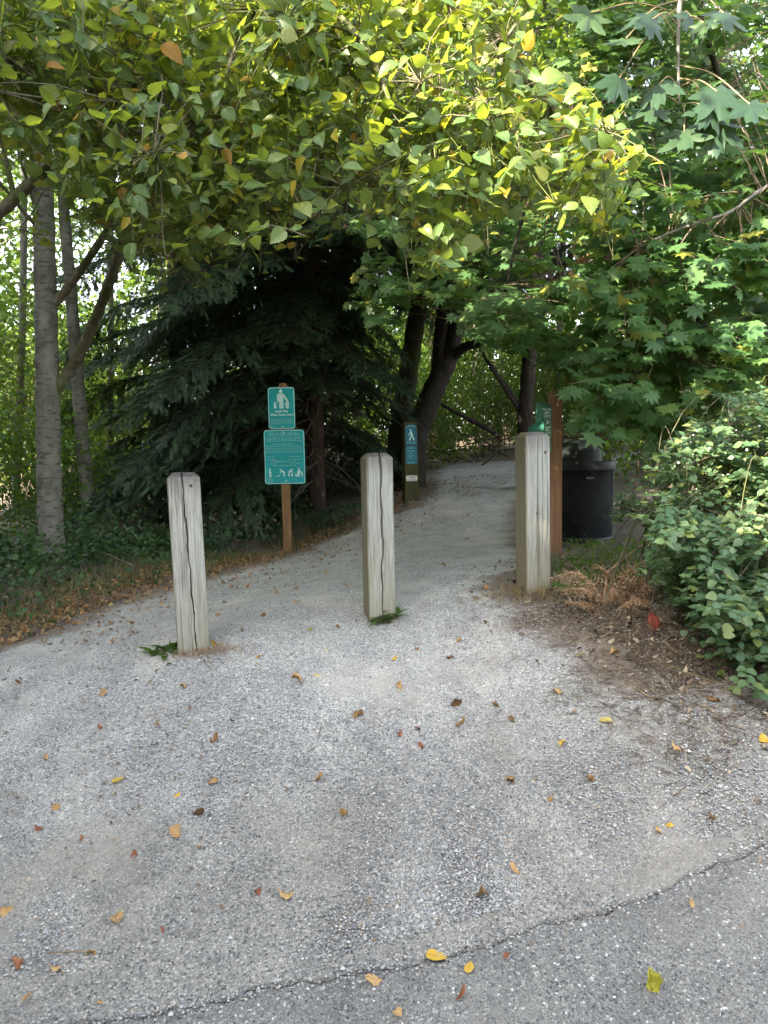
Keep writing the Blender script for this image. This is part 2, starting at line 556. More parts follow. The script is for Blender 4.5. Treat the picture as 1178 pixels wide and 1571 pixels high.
def foliage(parent, pos, d, n, size, T, TH, mat, hero=300, part_name='foliage', leaf_name='leaf', mat_far=None):
    pos, d, n, size = map(np.asarray, (pos, d, n, size))
    cen = pos + d / (np.linalg.norm(d, axis=1)[:, None] + 1e-9) * size[:, None] * .5
    keep = np.ones(len(pos), bool)
    if hero:
        h = pick_visible(cen, size * .42, hero)
        keep[h] = False
        leaf_objects(parent, leaf_name, TH, mat, pos[h], d[h], n[h], size[h])
    mb = MB()
    emit(mb, T, pos[keep], d[keep], n[keep], size[keep])
    return part(part_name, mb, mat_far or mat, parent, kind='stuff')

def in_poly(px, py, poly):
    poly = np.asarray(poly, float)
    ins = np.zeros(len(px), bool)
    j = len(poly) - 1
    for i in range(len(poly)):
        xi, yi, xj, yj = *poly[i], *poly[j]
        c = ((yi > py) != (yj > py)) & (px < (xj - xi) * (py - yi) / (yj - yi + 1e-12) + xi)
        ins ^= c
        j = i
    return ins
def sample_poly(poly, n, Y0, Y1, power=1.0):
    """Points spread through the volume that a canopy outline bounds, between two distances."""
    poly = np.asarray(poly, float)
    lo, hi = poly.min(0), poly.max(0)
    out = []
    while len(out) < n:
        px = rng.uniform(lo[0], hi[0], n * 3)
        py = rng.uniform(lo[1], hi[1], n * 3)
        k = in_poly(px, py, poly)
        for a, b in zip(px[k], py[k]):
            out.append((a, b))
            if len(out) >= n:
                break
    Y = Y0 + (Y1 - Y0) * rng.random(n) ** power
    return np.array([tuple(P(a, b, y)) for (a, b), y in zip(out, Y)])

# ------------------------------------------------------------------ ground, path, road
def ground_material():
    m, nt, bs, out = newmat('forest_soil')
    n1 = noise(nt, 2.2, 6)
    n2 = noise(nt, 40, 5, .7)
    c = ramp(nt, n1, [(.3, (.065, .054, .044)), (.55, (.115, .097, .08)), (.75, (.165, .142, .118))])
    c = mix(nt, ramp(nt, n2, [(.4, (0, 0, 0)), (.7, (.6, .6, .6))]), c, (.19, .13, .08))
    nt.links.new(c, bs.inputs['Base Color'])
    bs.inputs['Roughness'].default_value = .95
    bump(nt, bs, n2, .8, .03)
    return m
def gravel_material(name, road=False):
    m, nt, bs, out = newmat(name)
    tc = nd(nt, 'ShaderNodeTexCoord').outputs['Object']
    def voro(scale):
        v = nd(nt, 'ShaderNodeTexVoronoi')
        v.inputs['Scale'].default_value = scale
        nt.links.new(tc, v.inputs['Vector'])
        s = nd(nt, 'ShaderNodeSeparateColor')
        nt.links.new(v.outputs['Color'], s.inputs[0])
        return v.outputs['Distance'], s.outputs[0], s.outputs[1]
    d1, r1, g1 = voro(150 if road else 140)
    d2, r2, g2 = voro(330)
    k = .80 if road else 1.55
    st = ramp(nt, r1, [(0, (.062 * k, .066 * k, .072 * k)), (.2, (.12 * k, .124 * k, .13 * k)), (.5, (.195 * k, .196 * k, .196 * k)), (.8, (.27 * k, .264 * k, .252 * k)), (.95, (.37 * k, .355 * k, .33 * k)), (1, (.55, .55, .53))])
    fine = ramp(nt, r2, [(0, (.10 * k, .098 * k, .094 * k)), (.5, (.185 * k, .18 * k, .17 * k)), (1, (.30 * k, .29 * k, .272 * k))])
    isst = math_(nt, 'MULTIPLY', math_(nt, 'GREATER_THAN', g1, .42 if road else .30), math_(nt, 'LESS_THAN', d1, .62))
    c = mix(nt, isst, fine, st)
    # dusty, fine-grained patches and darker damp ones: the surface's own wear
    big = noise(nt, 1.5, 5, .6, tc)
    dust = ramp(nt, big, [(.50, (0, 0, 0)), (.62, (.62, .62, .62))])
    c = mix(nt, math_(nt, 'MULTIPLY', dust, .35 if road else .8), c, (.40, .375, .34) if not road else (.2, .19, .175))
    mid = noise(nt, 5.5, 5, .65, tc)
    c = mix(nt, 1.0, c, ramp(nt, mid, [(.3, (.78, .78, .79)), (.7, (1.15, 1.15, 1.13))]), 'MULTIPLY')
    brn = noise(nt, 3.1, 6, .7, tc, (1, 1, 1))
    c = mix(nt, ramp(nt, brn, [(.58, (0, 0, 0)), (.75, (.45, .45, .45))]), c, (.17, .125, .09))
    if not road:   # soil mixed in along the edges, worn pavement towards the road
        at = nd(nt, 'ShaderNodeAttribute', attribute_name='edge')
        e = math_(nt, 'ADD', at.outputs['Fac'], math_(nt, 'MULTIPLY', math_(nt, 'SUBTRACT', brn, .5), .9))
        c = mix(nt, ramp(nt, e, [(.25, (.85, .85, .85)), (.6, (0, 0, 0))]), c, (.12, .09, .065))
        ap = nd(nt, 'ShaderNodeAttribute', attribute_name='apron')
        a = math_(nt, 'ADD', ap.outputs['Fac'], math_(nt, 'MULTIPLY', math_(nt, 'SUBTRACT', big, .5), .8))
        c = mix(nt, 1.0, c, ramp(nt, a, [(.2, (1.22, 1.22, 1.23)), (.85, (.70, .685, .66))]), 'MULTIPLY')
    nt.links.new(c, bs.inputs['Base Color'])
    bs.inputs['Roughness'].default_value = .85
    bs.inputs['Specular IOR Level'].default_value = .3
    h = math_(nt, 'ADD', math_(nt, 'MULTIPLY', math_(nt, 'SUBTRACT', 1.0, d1), isst), math_(nt, 'MULTIPLY', r2, .35))
    bump(nt, bs, h, .55 if road else .8, .005)
    return m
M['soil'] = ground_material()
M['gravel'] = gravel_material('path_gravel')
M['asphalt'] = gravel_material('road_asphalt', True)

def grid_mesh(name, X, Y, Z, mat, attrs=None):
    r, c = X.shape
    V = np.stack([X, Y, Z], -1).reshape(-1, 3)
    i = (np.arange(r - 1)[:, None] * c + np.arange(c - 1)[None, :]).ravel()
    F = np.concatenate([np.stack([i, i + 1, i + c + 1], -1), np.stack([i, i + c + 1, i + c], -1)])
    me = MB().add(V, F).mesh(name, mat)
    for k, v in (attrs or {}).items():
        a = me.attributes.new(k, 'FLOAT', 'POINT')
        a.data.foreach_set('value', v.astype(np.float32).ravel())
    return me
def fbm(x, y, seed=0, octs=((.9, 1), (2.1, .5), (4.7, .25))):
    r = np.random.default_rng(seed)
    out = np.zeros_like(x)
    for f, a in octs:
        for _ in range(4):
            th, ph = r.uniform(0, 6.28, 2)
            out = out + a * .5 * np.sin(f * 2 * (x * math.cos(th) + y * math.sin(th)) + ph)
    return out

crackA, crackB = np.array(G(400, 1540))[:2], np.array(G(1178, 1300))[:2]
cdir = (crackB - crackA) / np.linalg.norm(crackB - crackA)
cnor = np.array([-cdir[1], cdir[0]])
def crack_pt(s):
    """Jagged seam between road and path, s metres along it from its left end in view."""
    s = np.asarray(s, float)
    j = .007 * np.sin(s * 9.1 + .4) + .004 * np.sin(s * 23 + 1) + .003 * np.sin(s * 51 + 2) + .002 * np.sin(s * 117) + .03 * np.sin(s * 2.1 + 2.6)
    b = crackA[None] + cdir[None] * s[:, None] + cnor[None] * j[:, None]
    return b

# forest floor: one sheet to the horizon, dipping a little under road and path
gx = np.unique(np.concatenate([np.linspace(-90, -10, 14), np.linspace(-10, -4, 40), np.linspace(-4, 4, 90), np.linspace(4, 10, 40), np.linspace(10, 90, 14)]))
gy = np.unique(np.concatenate([np.linspace(-60, -3, 12), np.linspace(-3, 1.5, 30), np.linspace(1.5, 12, 110), np.linspace(12, 20, 40), np.linspace(20, 160, 24)]))
X, Y = np.meshgrid(gx, gy)
Lb = np.array([(-6, .2), (-4.2, 3.2), (-2.9, 3.75), tuple(G(0, 1000))[:2], tuple(G(120, 950))[:2], tuple(G(250, 905))[:2], tuple(G(440, 852))[:2], tuple(G(560, 805))[:2], tuple(G(628, 776))[:2],
               tuple(G(650, 738))[:2], tuple(G(672, 716))[:2], (2.6, 13.2), (6, 13.4), (11, 13.6)])
Rb = np.array([(7, 4.1), (4, 3.3), tuple(G(1178, 1120))[:2], tuple(G(1060, 1065))[:2], tuple(G(930, 995))[:2], tuple(G(838, 925))[:2], tuple(G(800, 900))[:2],
               (1.2, 5.2), (1.42, 6.6), (1.8, 8.6), (3.4, 11.0), (7, 12.0), (11, 12.3)])
path_poly = np.vstack([Lb, Rb[::-1]])
inside = in_poly(X.ravel(), Y.ravel(), np.vstack([path_poly, [(8, -40), (-9, -40)]])).reshape(X.shape)
Z = gzv(X, Y) + .02 * fbm(X, Y, 3, ((1.2, 1), (3.5, .5))) * (~inside) - .010 * inside
gob = link('ground', grid_mesh('ground', X, Y, Z, M['soil']))
tag(gob, 'dark forest soil under the trees and along the path', 'ground', kind='structure')

def resample(p, n):
    s = np.r_[0, np.cumsum(np.linalg.norm(np.diff(p, axis=0), axis=1))]
    t = np.linspace(0, s[-1], n)
    return np.stack([np.interp(t, s, p[:, 0]), np.interp(t, s, p[:, 1])], -1)
sm = lambda q: spline([(a, b, 0) for a, b in q], 10)[:, :2]
sc = np.linspace(-6.2, 6.6, 700)
seam = crack_pt(sc)
def to_sd(p):
    v = np.asarray(p) - crackA
    return np.stack([v @ cdir, v @ cnor], -1)
def from_sd(s, d):
    return crackA + s[..., None] * cdir + d[..., None] * cnor
dist_seam = lambda A: (A[..., 0] - crackA[0]) * cnor[0] + (A[..., 1] - crackA[1]) * cnor[1]
pm = MB()
ed, ap = [], []
def add_sheet(A, e, a, lift):
    r, c = A.shape[:2]
    z = gzv(A[..., 0], A[..., 1]) + lift + .006 * fbm(A[..., 0], A[..., 1], 9, ((2.5, 1), (7, .5)))
    i = (np.arange(r - 1)[:, None] * c + np.arange(c - 1)[None, :]).ravel()
    F = np.concatenate([np.stack([i, i + 1, i + c + 1], -1), np.stack([i, i + c + 1, i + c], -1)])
    pm.add(np.dstack([A, z]).reshape(-1, 3), F)
    ed.append(e.ravel()); ap.append(a.ravel())
# lip and narrow strip that follow the jagged seam
lip = np.stack([seam - cnor[None] * .002, seam], 0)
zl = gzv(lip[..., 0], lip[..., 1]) + np.array([[-.03], [.016]]) + .006 * fbm(lip[..., 0], lip[..., 1], 9, ((2.5, 1), (7, .5)))
i = np.arange(len(sc) - 1)
c = len(sc)
F = np.concatenate([np.stack([i, i + 1, i + c + 1], -1), np.stack([i, i + c + 1, i + c], -1)])
pm.add(np.dstack([lip, zl]).reshape(-1, 3), F)
ed.append(np.ones(2 * c)); ap.append(np.ones(2 * c))
kk = np.linspace(0, 1, 8)[:, None, None]
strip = seam[None] * (1 - kk) + (crackA + cdir * sc[:, None] + cnor * .17)[None] * kk
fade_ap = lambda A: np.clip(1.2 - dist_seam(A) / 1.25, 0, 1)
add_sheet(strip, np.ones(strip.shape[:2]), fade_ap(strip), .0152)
# main sheet: rows parallel to the seam, from edge to edge of the path
NC = 150
Lsd, Rsd = to_sd(sm(Lb)), to_sd(sm(Rb))
kR = int(np.argmin(np.abs(sm(Rb)[:, 1] - 6.6) + (sm(Rb)[:, 0] > 3) * 9))
dend = Rsd[kR, 1]
def edge_at(E, d):
    E = E[E[:, 1] <= dend + .6]
    o = np.argsort(E[:, 1])
    return np.interp(d, E[o, 1], E[o, 0])
dr_ = np.concatenate([np.linspace(.13, .6, 16), np.linspace(.6, dend, 140)[1:]])
wob_ = lambda d, q: .05 * np.sin(d * 9 + q) + .03 * np.sin(d * 23 + 2 * q) + rng.normal(0, .012, len(d))
sL = edge_at(Lsd, dr_) + wob_(dr_, 1)
sR = edge_at(Rsd, dr_) + wob_(dr_, 4)
sL[0], sR[0] = -6.2, max(sR[0], 2.2)
t = np.linspace(0, 1, NC)
sg_ = np.unique(np.concatenate([np.linspace(sL.min(), -3, 40), np.linspace(-3, 3, 170), np.linspace(3, max(3.1, sR.max()), 40)]))
SS = np.clip(sg_[None], sL[:, None], sR[:, None])
A = from_sd(SS, np.repeat(dr_[:, None], len(sg_), 1))
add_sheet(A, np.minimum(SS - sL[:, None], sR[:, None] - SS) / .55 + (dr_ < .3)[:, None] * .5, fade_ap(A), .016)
# the bend: ribbon from the last row to where the path goes out of sight
Le = sm(Lb); Re = sm(Rb)
kL = int(np.argmin(np.abs(Lsd[:, 1] - dend) + 99 * (Le[:, 1] < 4)))
L2 = resample(np.vstack([A[-1, 0][None], Le[kL + 2:]]), 110)
R2 = resample(np.vstack([A[-1, -1][None], Re[kR + 2:]]), 110)
L2[1:] += rng.normal(0, .02, (109, 2)); R2[1:] += rng.normal(0, .02, (109, 2))
RBN = L2[:, None, :] * (1 - t)[None, :, None] + R2[:, None, :] * t[None, :, None]
add_sheet(RBN, np.minimum(t, 1 - t)[None, :] * np.linalg.norm(R2 - L2, axis=1)[:, None] / .55, np.zeros((110, NC)), .016)
def sheet_rows(A, B, n):
    k = np.linspace(0, 1, n)[:, None, None]
    return A[None] * (1 - k) + B[None] * k
pme = pm.mesh('gravel_path', M['gravel'])
for k, v in (('edge', np.concatenate(ed)), ('apron', np.concatenate(ap))):
    at = pme.attributes.new(k, 'FLOAT', 'POINT')
    at.data.foreach_set('value', np.clip(v, 0, 1).astype(np.float32))
tag(link('gravel_path', pme), 'grey gravel path rising between the wooden bollards into the woods', 'path', kind='structure')

# road: asphalt sheet on the near side of the seam, with its broken edge
wob = .006 + .003 * np.sin(sc * 13 + 1) + .004 * np.sin(sc * 37) + .003 * np.sin(sc * 71 + 2)
redge = seam - cnor[None] * np.clip(wob, .002, .03)[:, None]
rfar = crackA[None] + cdir[None] * (sc * 2.2)[:, None] - cnor[None] * 9
rd = sheet_rows(redge, rfar, 2)
kk = np.linspace(0, 1, 32) ** 2.2
rd = redge[None] * (1 - kk)[:, None, None] + rfar[None] * kk[:, None, None]
zr = gzv(rd[..., 0], rd[..., 1]) + .009 + .006 * fbm(rd[..., 0], rd[..., 1], 9, ((2.5, 1), (7, .5)))
rd2 = np.concatenate([(redge + cnor[None] * .002)[None], rd])
zr2 = np.concatenate([(zr[0] - .045)[None], zr])
tag(link('asphalt_road', grid_mesh('asphalt_road', rd2[..., 0], rd2[..., 1], zr2, M['asphalt'])), 'worn grey asphalt in front of the jagged crack', 'road', kind='structure')

# loose stones: real geometry, too small to pick apart
def loose_gravel():
    n = 190000
    Yc = 2.0 / (1 - rng.random(n) * .70)
    x = rng.uniform(-1, 1, n) * (Yc * .62)
    k = (in_poly(x, Yc, np.vstack([path_poly, [(9, 3.0), (-6, .1)]])) | ((x > .5) & (x < 2.3) & (Yc < 4.4) & (rng.random(n) < .55))) & ((x - crackA[0]) * cnor[0] + (Yc - crackA[1]) * cnor[1] > .06)
    dens = .42 + .45 * fbm(x, Yc, 21, ((1.3, 1), (3, .6)))
    k &= rng.random(n) < np.clip(dens, .08, 1)
    sg = crack_pt(rng.uniform(-1.2, 2.6, 2600)) + rng.normal(0, 1, (2600, 2)) * np.array([.012, .022])
    x, Yc = np.r_[x[k], sg[:, 0]], np.r_[Yc[k], sg[:, 1]]
    n = len(x)
    r = rng.uniform(.0018, .0052, n) * (1 + .9 * (rng.random(n) < .04))
    o = np.array([(1, 0, 0), (-1, 0, 0), (0, 1, 0), (0, -1, 0), (.2, .1, .75), (0, 0, -.75)], float)
    f = np.array([(0, 2, 4), (2, 1, 4), (1, 3, 4), (3, 0, 4)])
    a = rng.uniform(0, 6.28, n)
    R = np.zeros((n, 3, 3))
    R[:, 0, 0] = np.cos(a); R[:, 0, 1] = -np.sin(a); R[:, 1, 0] = np.sin(a); R[:, 1, 1] = np.cos(a); R[:, 2, 2] = 1
    loc = o[None] * rng.uniform(.6, 1.35, (n, 6, 3))
    V = np.einsum('nij,nkj->nki', R, loc) * r[:, None, None] + np.stack([x, Yc, gzv(x, Yc) + .018], -1)[:, None, :]
    m, nt, bs, out = newmat('loose_stone')
    ge = nd(nt, 'ShaderNodeNewGeometry')
    cc = ramp(nt, ge.outputs['Random Per Island'], [(0, (.09, .095, .105)), (.25, (.19, .197, .207)), (.55, (.29, .292, .292)), (.85, (.42, .41, .39)), (.95, (.28, .21, .15)), (1, (.62, .61, .59))])
    nt.links.new(cc, bs.inputs['Base Color'])
    bs.inputs['Roughness'].default_value = .75
    mb = MB().add(V.reshape(-1, 3), (f[None] + (np.arange(n) * 6)[:, None, None]).reshape(-1, 3))
    tag(part('loose_gravel', mb, m, smooth=False), 'loose small grey stones lying over the path', 'gravel', kind='stuff')
loose_gravel()

# ------------------------------------------------------------------ wooden bollards
def wood_weathered():
    m, nt, bs, out = newmat('weathered_wood')
    tc = nd(nt, 'ShaderNodeTexCoord').outputs['Object']
    oi = nd(nt, 'ShaderNodeObjectInfo').outputs['Random']
    ad = nd(nt, 'ShaderNodeVectorMath', operation='ADD')
    cb = nd(nt, 'ShaderNodeCombineXYZ')
    nt.links.new(math_(nt, 'MULTIPLY', oi, 7.0), cb.inputs[0])
    nt.links.new(tc, ad.inputs[0]); nt.links.new(cb.outputs[0], ad.inputs[1])
    v = ad.outputs[0]
    g = noise(nt, 1.0, 7, .62, v, (95, 95, 3.2), dist=1.4)
    g2 = noise(nt, 1.0, 5, .6, v, (26, 26, 1.6), dist=.3)
    c = ramp(nt, g, [(.30, (.10, .095, .08)), (.42, (.22, .21, .178)), (.55, (.34, .335, .298)), (.75, (.51, .508, .468))])
    c = mix(nt, ramp(nt, g2, [(.55, (0, 0, 0)), (.72, (.6, .6, .6))]), c, (.26, .25, .215))
    n3 = noise(nt, 5.0, 4, .6, v, (1, 1, .5))
    c = mix(nt, ramp(nt, n3, [(.45, (0, 0, 0)), (.7, (.45, .45, .45))]), c, (.36, .385, .33))
    # fine dark checks running with the grain
    ck = noise(nt, 1.0, 3, .5, v, (48, 48, .9))
    c = mix(nt, ramp(nt, ck, [(.60, (0, 0, 0)), (.65, (.75, .75, .75))]), c, (.09, .08, .065))
    at = nd(nt, 'ShaderNodeAttribute', attribute_name='tone')      # rain-stained top, algae near the ground, the brown weather side
    sp = nd(nt, 'ShaderNodeSeparateXYZ')
    nt.links.new(at.outputs['Vector'], sp.inputs[0])
    nz = noise(nt, 9, 4, .6, v, (1, 1, .35))
    top = math_(nt, 'MULTIPLY', sp.outputs[0], math_(nt, 'MULTIPLY_ADD', nz, 1.0, .5))
    c = mix(nt, top, c, (.085, .078, .075))
    low = math_(nt, 'MULTIPLY', sp.outputs[1], math_(nt, 'MULTIPLY_ADD', nz, 1.1, .1))
    c = mix(nt, low, c, (.215, .20, .135))
    sd_ = math_(nt, 'MULTIPLY', sp.outputs[2], math_(nt, 'MULTIPLY_ADD', g2, .8, .42))
    c = mix(nt, sd_, c, (.19, .165, .10))
    nt.links.new(c, bs.inputs['Base Color'])
    bs.inputs['Roughness'].default_value = .88
    bs.inputs['Specular IOR Level'].default_value = .25
    bump(nt, bs, math_(nt, 'ADD', g, ramp(nt, ck, [(.6, (1, 1, 1)), (.69, (0, 0, 0))])), .6, .004)
    return m
M['wood'] = wood_weathered()
M['crack'] = plain('wood_crack', (.035, .03, .025), .9)
M['knot'] = plain('wood_knot', (.05, .04, .035), .9)

def bollard(base, top_px, yaw, width, label, crack=None, seed=0, bev=.028):
    r = np.random.default_rng(seed)
    lean = ((top_px.x - base.x) / (top_px.z - base.z), (top_px.y - base.y) / (top_px.z - base.z))
    h = top_px.z - base.z
    t = thing('bollard', base, label, 'bollard', 'wooden bollards across the path')
    a = width / 2
    nl = 46
    zs = np.r_[-.12, np.linspace(0, h - bev, nl), h - bev * .5, h]
    f = LW((0, 0, 0), yaw, lean)
    nf = 14                                       # points along the front face
    rings, tone, crk = [], [], []
    uo = r.normal(0, .0009, (8, 2))
    for z in zs:
        ins = 0 if z <= h - bev + 1e-6 else (bev * .45 if z < h - 1e-6 else bev)
        s = a - ins
        ring, tn = [], []
        us = np.linspace(-s + .007, s - .007, nf)
        w_front = np.full(nf, s) + .0012 * np.sin(us * 190 + seed) * np.sin(z * 7 + seed) + .0006 * np.sin(us * 420 + z * 3)
        if crack:
            zz = np.clip(z / h, 0, 1)
            cu = np.interp(zz, crack[0], crack[1]) * a * .98 + .0025 * math.sin(z * 31 + seed) + .0012 * math.sin(z * 77)
            cw = np.interp(zz, crack[0], crack[2]) * (1 + .25 * math.sin(z * 19 + 2 * seed))
            k = int(np.argmin(abs(us - cu)))
            k = min(max(k, 2), nf - 3)
            us[k - 1], us[k], us[k + 1] = cu - cw, cu, cu + cw
            us[:k - 1] = np.linspace(-s + .007, cu - cw - .004, k - 1)
            us[k + 2:] = np.linspace(cu + cw + .004, s - .007, nf - k - 2)
            w_front[k] -= .03
            crk.append(k)
        for u, w in zip(us, w_front):
            ring.append((u, w))
        ring += [(s, s - .007), (s + .001 * math.sin(z * 9), 0), (s, -s + .007), (s - .007, -s), (0, -s), (-s + .007, -s), (-s, -s + .007), (-s - .0008 * math.sin(z * 11), 0), (-s, s - .007)]
        m = len(ring)
        for i, (u, w) in enumerate(ring):
            rings.append(f(u, z, w))
            tp = 1.0 if z > h - bev * .7 else np.clip(1 - (h - bev - z) / .10, 0, 1) * .55
            tone.append((tp, float(np.clip(1 - z / (.55 * h), 0, 1)), 1.0 if u < -s + .004 else 0.0))
    m = nf + 9
    V = np.array(rings)
    F = []
    mats = []
    for i in range(len(zs) - 1):
        for j in range(m):
            k = (j + 1) % m
            F += [(i * m + j, i * m + k, (i + 1) * m + k), (i * m + j, (i + 1) * m + k, (i + 1) * m + j)]
    cidx = len(V)
    V = np.vstack([V, f(0, h + .002, 0)])
    tone.append((1, 0, 0))
    last = (len(zs) - 1) * m
    F += [(last + j, last + (j + 1) % m, cidx) for j in range(m)]
    mb = MB()
    mb.add(V, F)
    me = mb.mesh('post', M['wood'], smooth=False)
    at = me.attributes.new('tone', 'FLOAT_VECTOR', 'POINT')
    at.data.foreach_set('vector', np.array(tone, np.float32).ravel())
    o = bpy.data.objects.new('post', me)
    COL.objects.link(o)
    o.parent = t
    return t, f, a, h

b1 = G(298, 998); b2 = G(582, 948); b3 = G(818, 906)
YAW = math.radians(14)
t1, f1, a1, h1 = bollard(b1, P(281, 725, b1.y), YAW, .160, 'leftmost weathered bollard, with a long dark crack and a small knot', ([0, .4, .7, 1], [.18, .08, 0, -.08], [.003, .0035, .0045, .0035]), 1)
t2, f2, a2, h2 = bollard(b2, P(577, 695, b2.y), YAW, .150, 'middle weathered bollard, split from top to bottom, weed at its foot', ([0, .3, .45, .7, 1], [.06, .0, .16, .05, .08], [.003, .004, .006, .0065, .004]), 2)
t3, f3, a3, h3 = bollard(b3, P(816, 663, b3.y), YAW, .150, 'rightmost weathered bollard, uncracked, beside the brown post', None, 3)
# knots and old bolt holes
def disc(mb, f, u, v, w, r, d=.002, n=10, sx=1.0):
    mb.prism([(u + sx * r * math.cos(i * 2 * math.pi / n), v + r * math.sin(i * 2 * math.pi / n)) for i in range(n)], w - d, w + d, f)
mb = MB(); disc(mb, f1, .035, h1 - .065, a1, .008, .0012)
o = part('knot', mb, M['knot']); o.parent = t1
mb = MB(); disc(mb, f3, .045, h3 - .115, a3, .009, .0012, sx=.7); disc(mb, f3, -.01, h3 - .46, a3, .006, .001, sx=.8)
o = part('knot', mb, M['knot']); o.parent = t3

# ------------------------------------------------------------------ pet sign on its post
def rrect(w, h, r, cu=0, cv=0, n=5):
    out = []
    for (sx, sy, a0) in ((1, 1, 0), (-1, 1, 90), (-1, -1, 180), (1, -1, 270)):
        for k in range(n + 1):
            a = math.radians(a0 + 90 * k / n)
            out.append((cu + sx * (w / 2 - r) + r * math.cos(a), cv + sy * (h / 2 - r) + r * math.sin(a)))
    return out
def ring_plate(mb, w, h, r, th, cu, cv, w0, w1, f):
    A, B = rrect(w, h, r, cu, cv), rrect(w - 2 * th, h - 2 * th, max(r - th, .002), cu, cv)
    n = len(A)
    V = [f(u, v, w1) for u, v in A] + [f(u, v, w1) for u, v in B] + [f(u, v, w0) for u, v in A] + [f(u, v, w0) for u, v in B]
    F = []
    for i in range(n):
        j = (i + 1) % n
        F += [(i, j, n + j), (i, n + j, n + i), (i, 2 * n + i, j), (j, 2 * n + i, 2 * n + j), (n + i, n + j, 3 * n + j), (n + i, 3 * n + j, 3 * n + i)]
    mb.add(V, F)
def text_mesh(txt, size, f, cu, cv, w, mat, name, parent, align='CENTER', bold=.0, ext=.0004):
    cu_ = bpy.data.curves.new('text', 'FONT')
    cu_.body = txt
    cu_.size = size
    cu_.align_x = align
    cu_.align_y = 'CENTER'
    cu_.offset = bold
    cu_.extrude = ext
    cu_.resolution_u = 3
    ob = bpy.data.objects.new('text', cu_)
    COL.objects.link(ob)
    dg = bpy.context.evaluated_depsgraph_get()
    me = bpy.data.meshes.new_from_object(ob.evaluated_get(dg))
    bpy.data.objects.remove(ob)
    for v in me.vertices:
        v.co = Vector(f(cu + v.co.x, cv + v.co.y, w + v.co.z))
    me.materials.clear()
    me.materials.append(mat)
    return link(name, me, parent)
def capsule(p, q, r, n=6):
    a = math.atan2(q[1] - p[1], q[0] - p[0])
    out = []
    for k in range(n + 1):
        t_ = a - math.pi / 2 + math.pi * k / n
        out.append((q[0] + r * math.cos(t_), q[1] + r * math.sin(t_)))
    for k in range(n + 1):
        t_ = a + math.pi / 2 + math.pi * k / n
        out.append((p[0] + r * math.cos(t_), p[1] + r * math.sin(t_)))
    return out
class Picto:
    """White print on a panel: pieces stepped a hair apart so that none share a plane."""
    def __init__(self, f, w):
        self.mb, self.f, self.w = MB(), f, w
    def poly(self, p):
        self.w += .00012
        self.mb.prism(p, self.w - .0006, self.w, self.f)
    def circ(self, u, v, r, n=14):
        self.poly([(u + r * math.cos(i * 2 * math.pi / n), v + r * math.sin(i * 2 * math.pi / n)) for i in range(n)])
    def cap(self, p, q, r):
        self.poly(capsule(p, q, r))
    def words(self, u0, u1, v, h, seed, gap=.3):
        """A line of print too small to read in the photograph: word-length marks."""
        r = random.Random(seed)
        u = u0
        while u < u1 - h:
            l = h * r.uniform(1.2, 4.2)
            e = min(u + l, u1)
            self.poly([(u, v - h * .3), (e, v - h * .3), (e, v + h * .3), (u, v + h * .3)])
            u = e + h * .6

M['teal'] = plain('teal_sign_face', (.03, .38, .41), .22, var=.10, scale=6)
M['teal_deep'] = plain('teal_trail_panel', (.015, .15, .21), .42, var=.15, scale=9)
M['print'] = plain('pale_sign_print', (.55, .78, .76), .4, var=.08, scale=30)
M['print_dim'] = plain('faded_sign_print', (.20, .50, .50), .45, var=.15, scale=40)
M['brownpost'] = barkmat('brown_stained_post', (.17, .09, .042), (.235, .13, .066), (.30, .175, .095), (55, 55, 2.5), .35)
M['redpost'] = barkmat('redbrown_post', (.20, .105, .052), (.275, .15, .082), (.34, .20, .118), (55, 55, 2.5), .35)
M['trailpost'] = barkmat('weathered_trail_post', (.035, .032, .018), (.06, .052, .03), (.095, .085, .05), (50, 50, 2.5), .5, moss=(.06, .062, .022))
M['bolt'] = plain('galvanised_bolt', (.75, .78, .76), .3, .6, var=.08)
M['alu'] = plain('sign_back', (.5, .52, .52), .45, .6, var=.08)

sb = G(441, 848)
fs = LW(sb, math.radians(-3), (0, 0))
pp = thing('pet_sign_post', sb, 'brown post carrying two teal pet rule signs in front of the dark fir', 'sign')
scl = sb.y / 1100.0
pxv = lambda y: (848 - y) * scl * 1.0
top_v = pxv(589)
mb = MB()
mb.prism([(-.045, -.25), (.045, -.25), (.045, top_v - .03), (.03, top_v), (-.03, top_v), (-.045, top_v - .03)], -.045, .0, fs)
part('post', mb, M['brownpost'], pp, False)
def panel(parent, f, w, h, cu, cv, w0, label, name='sign_panel', mat='teal', rad=.03, th=.006):
    mb = MB()
    mb.prism(rrect(w, h, rad, cu, cv), w0, w0 + .003, f)
    o = part(name, mb, M[mat], parent, False, label=label)
    mb = MB()
    ring_plate(mb, w - .008, h - .008, rad - .004, th, cu, cv, w0 + .0025, w0 + .0042, f)
    part('border', mb, M['print'], o, False)
    return o
c1v, c2v = pxv(626.5), pxv(700.5)
w1_, h1_ = 41 * scl, 63 * scl
w2_, h2_ = 62.5 * scl, 82.5 * scl
cu1 = -2.5 * scl
s1 = panel(pp, fs, w1_, h1_, cu1, c1v, .002, 'smaller upper teal sign, man with dog on a lead and bin')
s2 = panel(pp, fs, w2_, h2_, 0, c2v, .002, 'larger lower teal sign covered in small print')
